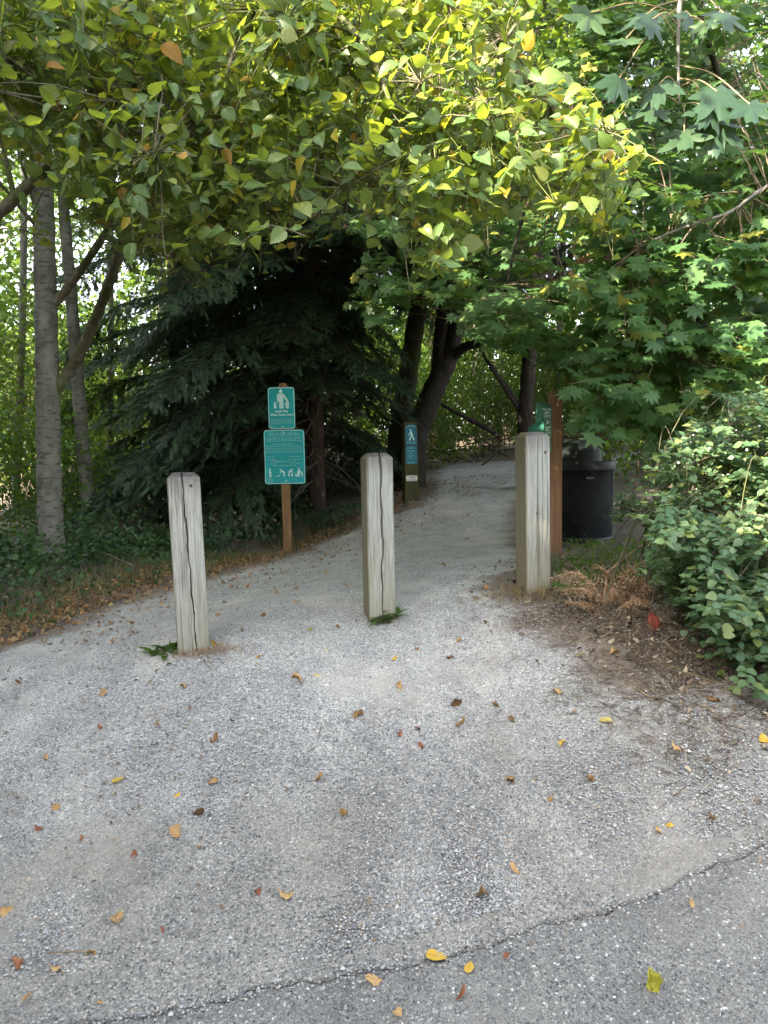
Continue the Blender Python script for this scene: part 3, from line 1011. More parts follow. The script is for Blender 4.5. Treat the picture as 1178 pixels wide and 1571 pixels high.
# upper sign: man, dog, bin
K = h1_ / 63.0                                       # metres per photo pixel on the sign
pu = lambda x: cu1 + (x - 575) / 19.63 * K           # coordinates read off the enlarged photograph
pv = lambda y: c1v - (y - 718) / 19.63 * K
q = lambda x, y: (pu(x), pv(y))
pc = Picto(fs, .0056)
r_ = lambda n_: n_ / 19.63 * K
pc.circ(*q(563, 225), r_(52))
pc.poly([q(470, 290), q(650, 290), q(635, 520), q(505, 520)])
pc.cap(q(485, 320), q(478, 480), r_(32))
pc.cap(q(635, 320), q(735, 470), r_(30))
pc.circ(*q(752, 495), r_(36))
pc.cap(q(540, 500), q(540, 705), r_(30))
pc.cap(q(607, 500), q(607, 705), r_(30))
pc.poly([q(688, 540), q(805, 540), q(795, 728), q(708, 728)])
pc.poly([q(345, 720), q(350, 620), q(362, 585), q(338, 540), q(365, 545), q(385, 508), q(396, 570), q(420, 620), q(432, 720)])
pc.cap(q(475, 505), q(440, 560), r_(9))
pc.cap(q(440, 560), q(400, 590), r_(9))
part('pictogram', pc.mb, M['print'], s1, False)
text_mesh('Leash Pets', 82 / 19.63 * K * 1.15, fs, pu(575), pv(808), .0058, M['print'], 'lettering', s1, bold=.0009)
text_mesh('Obey Scoop Laws', 82 / 19.63 * K * 1.15, fs, pu(575), pv(908), .0058, M['print'], 'lettering', s1, bold=.0009)
pc = Picto(fs, .0056)
for k in range(6):
    pc.words(pu(245), pu(915 if k < 5 else 860), pv(1035 + k * 30), 22 / 19.63 * K, 40 + k)
pc.circ(*q(270, 1270), r_(40))
part('small_print', pc.mb, M['print_dim'], s1, False, kind='stuff')
pc = Picto(fs, .0056)
pc.circ(*q(567, 162), r_(20)); pc.circ(*q(590, 1265), r_(20))
part('bolt', pc.mb, M['bolt'], s1, False)
# lower sign
K2 = h2_ / 82.5
pu = lambda x: (x - 600) / 14.72 * K2
pv = lambda y: c2v - (y - 742) / 14.72 * K2
q = lambda x, y: (pu(x), pv(y))
r_ = lambda n_: n_ / 14.72 * K2
pc = Picto(fs, .0056)
for k, (y, x0, x1) in enumerate([(210, 250, 940), (252, 235, 960), (310, 190, 990), (345, 190, 985), (380, 195, 1000), (455, 350, 830), (500, 195, 990), (545, 195, 990), (590, 195, 1000), (635, 195, 1005),
                                 (740, 235, 390), (740, 700, 970), (800, 240, 430), (800, 690, 970), (830, 310, 560), (850, 390, 880), (890, 270, 450), (890, 720, 940), (930, 340, 900)]):
    pc.words(pu(x0), pu(x1), pv(y), 26 / 14.72 * K2 * (1.3 if k < 2 else 1), 70 + k)
part('small_print', pc.mb, M['print_dim'], s2, False, kind='stuff')
pc = Picto(fs, .0056)
def little(x, y, bend, arms=True, s=1.0):
    """Small standing or stooping figure with its foot at (x, y)."""
    hx = x + bend * 55
    pc.cap(q(x, y - 10), q(x + 4 * s, y - 95), r_(15))
    pc.cap(q(x, y - 90), q(hx, y - 150 + abs(bend) * 12), r_(19))
    pc.circ(*q(hx + bend * 22, y - 178 + abs(bend) * 14), r_(15))
    pc.cap(q(hx * .8 + x * .2, y - 140), q(hx + 28 * s, y - 85), r_(10))
little(255, 1185, .05)
pc.cap(q(262, 1100), q(285, 1180), r_(12))
little(582, 1180, -1.2, s=-1)
pc.poly([q(430, 1160), q(455, 1180), q(480, 1165), q(500, 1130), q(470, 1150), q(445, 1142)])
pc.cap(q(365, 1178), q(400, 1178), r_(5))
little(690, 1180, 1.0)
pc.poly([q(735, 1120), q(780, 1120), q(775, 1175), q(742, 1175)])
little(915, 1180, 0)
pc.cap(q(900, 1080), q(890, 1175), r_(18)); pc.cap(q(935, 1060), q(985, 1110), r_(12))
pc.poly([q(972, 1120), q(1008, 1120), q(1002, 1182), q(976, 1182)])
pc.poly([q(832, 1182), q(838, 1120), q(855, 1105), q(868, 1182)])
part('pictogram', pc.mb, M['print'], s2, False)
pc = Picto(fs, .0056)
for k in range(16):
    a_, b_ = k * math.pi / 8, (k + 1) * math.pi / 8
    pc.cap(q(255 + 52 * math.cos(a_), 1255 + 52 * math.sin(a_)), q(255 + 52 * math.cos(b_), 1255 + 52 * math.sin(b_)), r_(7))
pc.poly([q(225, 1280), q(255, 1215), q(285, 1280), q(255, 1262)])
part('emblem', pc.mb, M['print_dim'], s2, False)
pc = Picto(fs, .0056)
pc.circ(*q(590, 190), r_(16)); pc.circ(*q(622, 1285), r_(16))
part('bolt', pc.mb, M['bolt'], s2, False)

# ------------------------------------------------------------------ trail marker post
tb = G(632, 772)
tsc = tb.y / 1100.0
ft = LW(tb, math.radians(10))
tp_ = thing('trail_marker_post', tb, 'dark mossy trail post with blue hiker panel and white number plate', 'trail marker')
hT = 124 * tsc
wT = 21 * tsc
mb = MB()
mb.prism([(-wT / 2, -.2), (wT / 2, -.2), (wT / 2, hT - .02), (wT / 2 - .02, hT), (-wT / 2 + .02, hT), (-wT / 2, hT - .02)], -wT, 0, ft)
part('post', mb, M['trailpost'], tp_, False)
tv = lambda y: (772 - y) * tsc
pw = 17.5 * tsc
def arch(w, v0, v1, n=8):
    out = [(-w / 2, v0), (w / 2, v0), (w / 2, v1 - w * .22)]
    for k in range(1, n):
        a = math.pi * k / n
        out.append((w / 2 * math.cos(a), v1 - w * .22 + w * .22 * math.sin(a)))
    return out + [(-w / 2, v1 - w * .22)]
mb = MB(); mb.prism(arch(pw, tv(683), tv(652)), .002, .006, ft)
p1 = part('trail_panel', mb, M['teal_deep'], tp_, False, label='arched blue panel with white walking figure')
pc = Picto(ft, .0064)
hk = lambda x, y: ((x - 228) / 11.22 * tsc, tv(640 + y / 11.22))
pc.circ(*hk(217, 228), 13 / 11.22 * tsc)
pc.poly([hk(212, 245), hk(236, 245), hk(258, 320), hk(222, 330)])
pc.cap(hk(228, 325), hk(200, 402), .9 * tsc)
pc.cap(hk(246, 325), hk(275, 400), .9 * tsc)
pc.cap(hk(218, 265), hk(182, 318), .6 * tsc)
for k in range(9):
    a_, b_ = math.pi * (.12 + .084 * k), math.pi * (.12 + .084 * (k + 1))
    pc.cap((pw * .40 * math.cos(a_), tv(657.5) + pw * .18 * math.sin(a_)), (pw * .40 * math.cos(b_), tv(657.5) + pw * .18 * math.sin(b_)), .25 * tsc)
part('pictogram', pc.mb, M['print'], p1, False)
pc = Picto(ft, .0064)
pc.words(-pw * .38, pw * .38, tv(680), 1.6 * tsc, 3)
part('small_print', pc.mb, M['print_dim'], p1, False, kind='stuff')
mb = MB(); mb.prism(rrect(pw, 27.5 * tsc, .02, 0, tv(698.3)), .002, .006, ft)
p2 = part('trail_panel', mb, M['teal_deep'], tp_, False, label='lower blue panel with lines of small print')
pc = Picto(ft, .0064)
for k, (y, a, b) in enumerate([(688, -.38, .38), (692.5, -.36, .36), (695.5, -.2, .1), (700, -.36, .36), (703, -.2, .1), (710.5, -.36, .36)]):
    pc.words(pw * a, pw * b, tv(y), 1.5 * tsc, 90 + k)
part('small_print', pc.mb, M['print_dim'], p2, False, kind='stuff')
mb = MB(); mb.prism(rrect(pw, 8.6 * tsc, .018, 0, tv(734)), .002, .006, ft)
M['plate'] = plain('white_plate', (.62, .62, .58), .5, var=.1)
M['ink'] = plain('dark_ink', (.05, .05, .05), .6)
p3 = part('number_plate', mb, M['plate'], tp_, False)
text_mesh('1.0.4', 5.2 * tsc, ft, 0, tv(732.6), .0066, M['ink'], 'lettering', p3, bold=.0006)
pc = Picto(ft, .0064); pc.words(-pw * .4, pw * .4, tv(736.6), 1.3 * tsc, 5)
part('small_print', pc.mb, M['ink'], p3, False, kind='stuff')

# ------------------------------------------------------------------ bag dispenser on the red-brown post
db = G(853, 850)
dsc = db.y / 1100.0
fd = LW(db, math.radians(2))
dp = thing('dispenser_post', db, 'red-brown square post with a green dog bag dispenser, behind the right bollard', 'post')
hD = 250 * dsc
mb = MB()
mb.prism([(-.047, -.25), (.047, -.25), (.047, hD - .006), (.041, hD), (-.041, hD), (-.047, hD - .006)], -.09, 0, fd)
part('post', mb, M['redpost'], dp, False)
M['green'] = plain('green_dispenser', (.04, .17, .105), .38, var=.12, scale=8)
M['green_flap'] = plain('green_flap', (.018, .15, .095), .4, var=.12, scale=8)
M['green_print'] = plain('dispenser_print', (.62, .74, .66), .5, var=.1)
dv = lambda y: (850 - y) * dsc
# tall box fixed to the post's front, turned to the left, its top sloping
fb = LW(fd(-.088, 0, .03), math.radians(19))
bw, bd = .092, .09
mb = MB()
v0, v1 = dv(692), dv(618)
prof = [(0, v0), (bd, v0), (bd, v1 - .03), (0, v1 + .012)]       # side view: depth, height
V = [fb(-bw / 2, v, w - bd) for w, v in prof] + [fb(bw / 2, v, w - bd) for w, v in prof]
mb.add(V, [(0, 1, 2), (0, 2, 3), (4, 6, 5), (4, 7, 6), (0, 4, 5), (0, 5, 1), (1, 5, 6), (1, 6, 2), (2, 6, 7), (2, 7, 3), (3, 7, 4), (3, 4, 0)])
bx = part('dispenser_box', mb, M['green'], dp, False, label='tall green bag dispenser with white pictograms')
text_mesh('Mutt Mitt', .0195, fb, .004, v1 - .052, .0008, M['green_print'], 'lettering', bx, bold=.0005)
pc = Picto(fb, .0008)
for k, y in enumerate((633, 648, 663)):
    cv = dv(y) - .012
    mb2 = MB()
    ring_plate(mb2, .06, .066, .012, .0025, .006, cv, .0, .0012, fb)
    pc.mb.V += mb2.V; pc.mb.F += [q_ + pc.mb.n for q_ in mb2.F]; pc.mb.U += mb2.U; pc.mb.M += mb2.M; pc.mb.n += mb2.n
    if k == 0:
        pc.cap((-.010, cv + .006), (.012, cv + .018), .009); pc.cap((.014, cv + .017), (.022, cv + .004), .005); pc.cap((-.012, cv - .016), (.024, cv - .013), .006)
    elif k == 1:
        pc.circ(.010, cv + .014, .012); pc.cap((.004, cv + .008), (-.008, cv - .004), .004); pc.cap((-.012, cv - .024), (.024, cv - .024), .004)
    else:
        pc.cap((-.006, cv + .016), (.006, cv - .002), .004); pc.cap((.006, cv - .002), (.020, cv + .012), .004); pc.cap((.004, cv - .006), (.016, cv - .028), .005)
part('pictogram', pc.mb, M['green_print'], bx, False)
mb = MB(); disc(mb, fb, -.042, v1 - .05, .0, .004, .0015); disc(mb, fb, -.042, v1 - .085, .0, .003, .0015)
part('screw', mb, M['bolt'], bx, False)
fl = LW(fd(-.165, 0, .02), math.radians(-30))
mb = MB()
mb.prism([(-.055, dv(668)), (-.012, dv(700)), (.06, dv(700)), (.06, dv(643)), (-.075, dv(655))], -.03, 0, fl)
part('side_flap', mb, M['green_flap'], dp, False, label='slanted green flap left of the dispenser')

# ------------------------------------------------------------------ mesh litter bin
tbn = G(903, 833)
bn = thing('litter_bin', tbn, 'black expanded-metal litter bin with domed lid behind the brown post', 'litter bin')
fbn = LW(tbn + Vector((0, .26, 0)), math.radians(20), (.004, 0))
ff = lambda x, y, z: fbn(x, z, y)
bsc = (tbn.y + .26) / 1100.0
RB_, HB = 47 * bsc, 112 * bsc
M['binblack'] = plain('black_coated_steel', (.006, .009, .011), .62, var=.3, scale=14)
M['liner'] = plain('bin_liner', (.008, .009, .010), .7)
M['dome'] = plain('dark_green_dome', (.005, .010, .009), .65, var=.25, scale=8)
mb = MB()
ns = 46
for k in range(ns):
    for sgn in (1, -1):
        a0 = k * 2 * math.pi / ns
        zz = np.linspace(.03, HB - .02, 12)
        tt = a0 + sgn * (zz / HB) * 2.6
        pts = [ff(RB_ * math.cos(a), RB_ * math.sin(a), z) for a, z in zip(tt, zz)]
        mb.tube(pts, .0042, 4, cap=False)
part('mesh_body', mb, M['binblack'], bn, True)
mb = MB()
mb.lathe([(0, .04), (RB_ - .03, .04), (RB_ - .022, HB - .03), (RB_ - .04, HB - .03)], ff, 32)
part('liner', mb, M['liner'], bn)
mb = MB()
mb.lathe([(RB_ - .03, HB - .035), (RB_ + .012, HB - .035), (RB_ + .016, HB - .025), (RB_ + .016, HB + .045), (RB_ + .008, HB + .055), (RB_ - .07, HB + .052), (RB_ - .07, HB - .02)], ff, 48)
part('rim', mb, M['binblack'], bn)
mb = MB()
mb.lathe([(RB_ - .005, .0), (RB_ + .006, .004), (RB_ + .006, .045), (RB_ - .008, .045)], ff, 48)
part('base_ring', mb, M['binblack'], bn)
mb = MB()
Rd = RB_ * .74
fdo = lambda x, y, z: ff(x - .035, y, z)
mb.lathe([(Rd, HB + .05), (Rd * .99, HB + .09), (Rd * .93, HB + .15), (Rd * .80, HB + .20), (Rd * .6, HB + .235), (Rd * .3, HB + .252), (.001, HB + .256)], fdo, 40)
part('dome_lid', mb, M['dome'], bn)
pc = Picto(LW(tbn + Vector((.0, .26 - RB_ - .006, 0)), 0), 0)
for k in range(4):
    pc.poly([(-.035 + k * .018, HB - .105), (-.026 + k * .018, HB - .105), (-.024 + k * .018, HB - .085), (-.033 + k * .018, HB - .085)])
part('emblem', pc.mb, plain('emblem_print', (.22, .24, .25), .5), bn, False)

# ------------------------------------------------------------------ trees
def trunk_mb(pts, r0, r1, n=14, m=10, flare=0.0, seed=0):
    c = spline(pts, m)
    k = len(c)
    rr = np.linspace(r0, r1, k)
    if flare:
        rr = rr + flare * np.exp(-np.arange(k) / 3.0)
    rr = rr * (1 + .04 * np.sin(np.arange(k) * 1.7 + seed))
    return MB().tube(c, rr, n)
def wander(a, b, m=8, amp=.06, sag=0.0):
    a, b = np.asarray(a, float), np.asarray(b, float)
    t_ = np.linspace(0, 1, m)[:, None]
    L = np.linalg.norm(b - a)
    p = a + (b - a) * t_
    w = np.cumsum(rng.normal(0, amp * L / m, (m, 3)), axis=0)
    w -= t_ * w[-1]
    p = p + w
    p[:, 2] += sag * L * 4 * (t_ * (1 - t_))[:, 0]
    return p

def unit(v):
    return v / (np.linalg.norm(v, axis=-1, keepdims=True) + 1e-9)

# --- the alder whose sunlit canopy hangs over the bollards
def alder():
    base = G(80, 868)
    t_ = thing('alder_tree', base, 'pale-barked alder at the left whose sunlit leafy canopy overhangs the bollards', 'tree')
    bp = [base - Vector((0, 0, .15)), P(76, 760, base.y), P(73, 600, base.y), P(69, 430, base.y + .03), P(64, 230, base.y + .05), P(55, 0, base.y + .1), P(50, -250, base.y + .1), P(60, -600, base.y)]
    part('trunk', trunk_mb(bp, .112, .07, 18, 10, .03), M['alder_bark'], t_)
    y0 = base.y
    limbs = [
        ([P(78, 606, y0 + .02), P(112, 560, y0 + .0), P(147, 488, y0 - .35), P(178, 405, y0 - 1.0), P(215, 300, y0 - 1.5), P(330, 180, y0 - 2.2), P(520, 110, y0 - 2.7)], .055, .02),
        ([P(70, 478, y0 + .02), P(107, 438, y0 + .0), P(155, 368, y0 - .45), P(230, 250, y0 - 1.3), P(300, 120, y0 - 1.8)], .042, .018),
        ([P(-80, 390, y0 - 1.5), P(0, 325, y0 - 1.6), P(70, 262, y0 - 1.7), P(140, 225, y0 - 1.9), P(260, 140, y0 - 2.3), P(420, 60, y0 - 2.8)], .045, .018),
        ([P(64, 60, y0), P(300, -60, y0 - 1.6), P(600, -40, y0 - 2.6), P(800, 120, y0 - 3.1), P(930, 250, y0 - 3.4)], .05, .012),
        ([P(520, 110, y0 - 2.7), P(640, 160, y0 - 3.0), P(720, 230, y0 - 3.2), P(860, 290, y0 - 3.3)], .02, .008),
        ([P(260, 140, y0 - 2.3), P(340, 230, y0 - 2.9), P(430, 270, y0 - 3.2), P(560, 260, y0 - 3.4)], .02, .008),
        ([P(420, 60, y0 - 2.8), P(500, 20, y0 - 3.2), P(560, 70, y0 - 3.5), P(600, 160, y0 - 3.7)], .018, .006),
    ]
    allp = []
    for pts, r0, r1 in limbs:
        c_ = spline(pts, 9)
        allp.append(c_)
        part('limb', MB().tube(c_, (np.linspace(r0, r1, len(c_)) + r0 * .5 * np.exp(-np.arange(len(c_)) / 2.5)) * (1 + .10 * np.sin(np.arange(len(c_)) * 2.1 + r0 * 99)), 11), M['limb_bark'], t_)
    allp = np.vstack(allp)
    poly = [(-80, -80), (735, -80), (790, 50), (885, 145), (975, 262), (950, 325), (880, 322), (800, 335), (735, 325), (690, 390), (655, 390), (625, 335), (540, 300), (450, 335), (350, 375),
            (240, 385), (180, 360), (110, 310), (60, 235), (-80, 200)]
    tips = np.vstack([sample_poly(poly, 900, 2.75, 3.7), sample_poly(poly, 800, 3.5, 5.0), sample_poly([(-80, -80), (420, -80), (430, 250), (345, 385), (190, 360), (60, 250), (-80, 240)], 150, 3.4, 4.6),
                      sample_poly([(640, 330), (715, 330), (700, 395), (650, 395)], 7, 2.8, 3.0), sample_poly([(20, 350), (60, 330), (45, 400), (15, 400)], 2, 4.2, 4.6)])
    # branchlets join groups of twigs to the limbs
    cl = tips[rng.choice(len(tips), 70, replace=False)]
    near = lambda p, Q: Q[np.argmin(((Q - p) ** 2).sum(1))]
    bm, tm = MB(), MB()
    for c_ in cl:
        a = near(c_, allp)
        bm.tube(wander(a, c_, 8, .12, .03), np.linspace(.007, .0028, 8), 5, cap=False)
    part('branchlet', bm, M['limb_bark'], t_, kind='stuff')
    pos, dr, nr, sz = [], [], [], []
    for p in tips:
        a = near(p, cl)
        L = rng.uniform(.18, .34)
        o = p - a
        o = o / (np.linalg.norm(o) + 1e-6) * .55 + rng.normal(0, .55, 3) + np.array([.15, -.25, .15])
        o /= np.linalg.norm(o)
        s = p - o * L
        mid = (s + p) / 2 + np.array([0, 0, .04])
        end = p + np.array([0, 0, -.03])
        c_ = spline([s, mid, end], 4)
        if np.linalg.norm(s - a) < .55:
            tm.tube(wander(a, s, 5, .12, .02), np.linspace(.003, .0022, 5), 4, cap=False)
        tm.tube(c_[::2] if len(c_) % 2 else c_, np.linspace(.0024, .0012, len(c_[::2] if len(c_) % 2 else c_)), 3, cap=False)
        nl = int(rng.integers(7, 11))
        side0 = np.cross(o, (0, 0, 1)); side0 /= np.linalg.norm(side0) + 1e-6
        for k in range(nl):
            f_ = .12 + .88 * k / (nl - 1)
            q_ = c_[min(int(f_ * (len(c_) - 1)), len(c_) - 1)]
            sg = 1 if k % 2 else -1
            d = o * rng.uniform(.3, .8) + side0 * sg * rng.uniform(.4, 1.0) + rng.normal(0, .25, 3) + np.array([0, 0, rng.uniform(-.55, .25)])
            if k == nl - 1:
                d = o + rng.normal(0, .25, 3)
            n_ = np.array([-.34, -.48, .85]) + rng.normal(0, .5, 3)
            d = d / np.linalg.norm(d)
            pos.append(q_ + d * .012); dr.append(d); nr.append(n_); sz.append(rng.uniform(.042, .088) * (1 if k > 0 else .75))
    part('twig', tm, M['limb_bark'], t_, kind='stuff')
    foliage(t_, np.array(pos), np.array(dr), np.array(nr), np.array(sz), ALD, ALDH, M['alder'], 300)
    # yellow cone clusters and old seed cones between the leaves are left to single leaf tones; the crown goes on behind and above
    up = np.vstack([sample_poly([(-300, -60), (1000, -60), (900, 160), (700, 240), (420, 250), (0, 220), (-300, 260)], 230, 5.0, 8.2), sample_poly([(-500, -700), (1100, -700), (1000, -60), (-500, -60)], 260, 4.6, 9.0)])
    up = np.vstack([up, np.stack([rng.uniform(-1.6, 2.4, 290), rng.uniform(1.9, 4.1, 290), rng.uniform(5.5, 7.6, 290)], -1)])  # unseen clumps added overhead to keep sun off the maples
    n_per = 22
    q_ = np.repeat(up, n_per, 0) + rng.normal(0, .22, (len(up) * n_per, 3))
    d = rng.normal(0, 1, q_.shape) + np.array([0, 0, -.4])
    n_ = np.array([0, 0, 1.0]) + rng.normal(0, .5, q_.shape)
    mb_ = MB(); emit(mb_, CARD, q_, d, n_, rng.uniform(.08, .13, len(q_)))
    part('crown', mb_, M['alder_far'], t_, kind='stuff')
    bm = MB()
    ends = up[rng.choice(len(up), 70, replace=False)]
    top = np.array([tuple(p) for p in spline(bp, 10)[30:]])
    for e in ends:
        a = near(e - np.array([0, 0, .6]), np.vstack([top, allp]))
        bm.tube(wander(a, e, 7, .1, .04), np.linspace(.022, .005, 7), 5, cap=False)
    part('branch', bm, M['limb_bark'], t_)
alder()

# --- generic leafy crown of clumps
def clumps(cen, rad, ncl, nleaf, size, spread=.32, flat=.6, hang=-.3, shell=.55):
    cen = np.asarray(cen, float); rad = np.asarray(rad, float)
    u = unit(rng.normal(0, 1, (ncl, 3)))
    rr = (shell + (1 - shell) * rng.random(ncl)) ** (.8 if shell else .45)
    c_ = cen + u * rad * rr[:, None]
    k = rng.integers(0, ncl, nleaf)
    off = rng.normal(0, 1, (nleaf, 3)) * np.array([1, 1, flat]) * spread
    p = c_[k] + off
    d = unit(off) * .6 + rng.normal(0, .6, (nleaf, 3)) + np.array([0, 0, hang])
    n_ = np.array([0, 0, 1.0]) + rng.normal(0, .5, (nleaf, 3))
    return p, d, n_, rng.uniform(size * .7, size * 1.25, nleaf), c_
def leafy_tree(name, base, h, r_trunk, cen_h, rad, ncl, nleaf, size, label, bark, leaf, group=None, lean=(0, 0), cat='tree', spread=.45, shell=.55):
    base = Vector(base)
    t_ = thing(name, base, label, cat, group)
    top = base + Vector((lean[0], lean[1], h))
    tr = spline([base - Vector((0, 0, .1)), base.lerp(top, .33) + Vector((rng.normal(0, .05), 0, 0)), base.lerp(top, .66) + Vector((rng.normal(0, .07), 0, 0)), top], 7)
    part('trunk', MB().tube(tr, np.linspace(r_trunk, r_trunk * .35, len(tr)), 10), M[bark], t_)
    cen = base + Vector((lean[0] * .8, lean[1] * .8, cen_h))
    p, d, n_, s_, c_ = clumps(cen, rad, ncl, nleaf, size, spread, shell=shell)
    ok = p[:, 2] > gzv(p[:, 0], p[:, 1]) + .05
    mb_ = MB(); emit(mb_, CARD, p[ok], d[ok], n_[ok], s_[ok])
    part('crown', mb_, M[leaf], t_, kind='stuff')
    bm = MB()
    for e in c_[rng.choice(len(c_), min(26, len(c_)), replace=False)]:
        a = tr[np.argmin(np.abs(tr[:, 2] - (e[2] - .35 * np.linalg.norm(e[:2] - np.array(base)[:2]))))]
        bm.tube(wander(a, e, 6, .1, .03), np.linspace(r_trunk * .3, r_trunk * .06, 6), 5, cap=False)
    part('branch', bm, M[bark], t_)
    return t_

# --- fir: boughs of needle sprays
def sprig():
    V, F = [], []
    def needle(b, d, w):
        i = len(V)
        b, d = np.array(b, float), np.array(d, float)
        s = np.cross(d, (0, 0, 1.0)); s = s / (np.linalg.norm(s) + 1e-6) * w
        V.extend([b - s, b + s, b + d]); F.append((i, i + 1, i + 2))
    for k in range(15):
        y = k / 14
        L = .27 * (1 - .25 * y)
        for sx in (-1, 1):
            needle((0, y, 0), (sx * L * .8, L * .62, .03), .032)
        if k % 2 == 0:
            needle((0, y, 0), (L * .25, L * .6, L * .6), .022)
            needle((0, y, 0), (-L * .3, L * .6, L * .5), .022)
    i = len(V)
    V.extend([(-.012, 0, 0), (.012, 0, 0), (0, 1, 0)]); F.append((i, i + 1, i + 2))
    V = np.array(V, float)
    V[:, 2] -= .18 * V[:, 1] ** 2
    return dict(v=V, f=np.array(F), uv=V[:, :2].copy())
SPR = sprig()
def bough_mesh(L, seed, dens=1.0):
    """One drooping bough along +Y from the origin."""
    r = np.random.default_rng(seed)
    ax = spline([(0, 0, 0), (r.normal(0, .05), L * .35, .04 * L), (r.normal(0, .08), L * .7, -.06 * L), (r.normal(0, .1), L, -.20 * L)], 10)
    wood, nb = MB(), MB()
    wood.tube(ax, np.linspace(.018 * L / 2, .004, len(ax)), 5, cap=False)
    pos, d, n_, s_ = [], [], [], []
    m = int(L / .06 * dens)
    for k in range(m):
        f_ = .15 + .85 * k / m
        i = f_ * (len(ax) - 1)
        p = ax[int(i)] + (ax[min(int(i) + 1, len(ax) - 1)] - ax[int(i)]) * (i % 1)
        for sg in (-1, 1):
            l = L * (.10 + .26 * math.sin(math.pi * min(1, f_ * .95)) ** .8 * (1.15 - f_ * .5)) * r.uniform(.6, 1.15)
            dv_ = np.array([sg * 1.0, r.uniform(.4, .9), r.uniform(-.28, .05)])
            dv_ /= np.linalg.norm(dv_)
            e = p + dv_ * l + np.array([0, 0, -.16 * l])
            wood.add(np.array([p - [0, 0, .004], p + [0, 0, .004], e]), [(0, 1, 2)])
            ns_ = max(2, int(l / .045))
            for j in range(ns_):
                g_ = (j + .6) / ns_
                b = p + (e - p) * g_
                dd = dv_ + np.array([0, r.uniform(-.1, .7), r.uniform(-.5, .05)]) + r.normal(0, .28, 3)
                pos.append(b); d.append(dd); n_.append(np.array([0, 0, 1.0]) + r.normal(0, .3, 3)); s_.append(r.uniform(.085, .15))
    emit(nb, SPR, np.array(pos), np.array(d), np.array(n_), np.array(s_), 0)
    nb.add(np.concatenate(wood.V), np.concatenate(wood.F), mi=1)
    return nb.mesh('bough', [M['needle'], M['fir_bark']])
BOUGH = [bough_mesh(L, 100 + i) for i, L in enumerate((1.5, 1.9, 2.3, 2.7, 2.1, 3.0))]
BL = (1.5, 1.9, 2.3, 2.7, 2.1, 3.0)
def fir(base, h, r0, crown_r, z0, nb, label, group=None, lean=0, dead=120, clip=False):
    base = Vector(base)
    t_ = thing('fir_tree', base, label, 'tree', group)
    tr = spline([base - Vector((0, 0, .2)), base + Vector((lean * .3, 0, h * .3)), base + Vector((lean * .7, 0, h * .7)), base + Vector((lean, 0, h))], 8)
    part('trunk', MB().tube(tr, np.linspace(r0, r0 * .25, len(tr)), 14), M['fir_bark'], t_)
    inv = Matrix.Translation(-base)
    for k in range(nb):
        f_ = (k + .5) / nb
        z = z0 + (h * .96 - z0) * f_ ** 1.25
        R = crown_r * (1 - (z - z0) / (h - z0)) ** .7 * rng.uniform(.75, 1.1) + .3
        a = k * 2.39996 + rng.normal(0, .25)
        i = int(np.argmin(np.abs(np.array(BL) - R)))
        s = R / BL[i]
        tilt = rng.uniform(-.42, -.10)
        fx, fy = -math.sin(a), math.cos(a)
        if clip and z < 3.4 and fx > .2:
            s *= .5
        if clip and z < 3.4 and fy < -.2 and fx > -.62:
            if z < 1.75:
                continue
            s = min(s, 1.6 / BL[i])
        o = bpy.data.objects.new('bough', BOUGH[i])
        COL.objects.link(o)
        o.parent = t_
        o.matrix_parent_inverse = inv
        p = tr[np.argmin(np.abs(tr[:, 2] - (base.z + z)))]
        o.matrix_basis = Matrix.Translation(Vector((p[0], p[1], base.z + z))) @ Matrix.Rotation(a, 4, 'Z') @ Matrix.Rotation(tilt, 4, 'X') @ Matrix.Scale(s, 4)
    if dead:
        dm = MB()
        for k in range(dead):
            z = rng.uniform(.5, 4.0)
            a = rng.uniform(0, 6.28)
            s = np.array([base.x, base.y, base.z + z])
            L = rng.uniform(.5, 1.8)
            e = s + np.array([math.cos(a) * L, math.sin(a) * L, -rng.uniform(.1, .6) * L])
            c_ = wander(s, e, 6, .12, .05)
            dm.tube(c_, np.linspace(.007, .002, 6), 4, cap=False)
            for j in range(3):
                q_ = c_[rng.integers(2, 6)]
                dm.tube(wander(q_, q_ + np.array([rng.normal(0, .15), rng.normal(0, .15), -rng.uniform(.1, .35)]), 4, .1), np.linspace(.003, .0012, 4), 3, cap=False)
        part('dead_branch', dm, M['deadtwig'], t_, kind='stuff')
    return t_
fb_ = P(486, 735, 9.8)
fir((fb_.x, 9.8, gz(fb_.x, 9.8)), 13, .125, 3.05, .9, 170, 'big dark fir with drooping boughs behind the pet signs', clip=True)
fir((-3.2, 11.5, gz(-3.2, 11.5)), 12, .16, 2.2, .8, 60, 'second dark fir behind and left of the big fir', dead=60)
fir((1.2, 15.5, gz(1.2, 15.5)), 15, .2, 2.6, 4.5, 60, 'tall fir far behind the dark curved maple trunk', dead=0)
fir((3.6, 12.0, gz(3.6, 12)), 15, .2, 2.6, 3.8, 60, 'tall fir rising behind the maples at the right', dead=40)

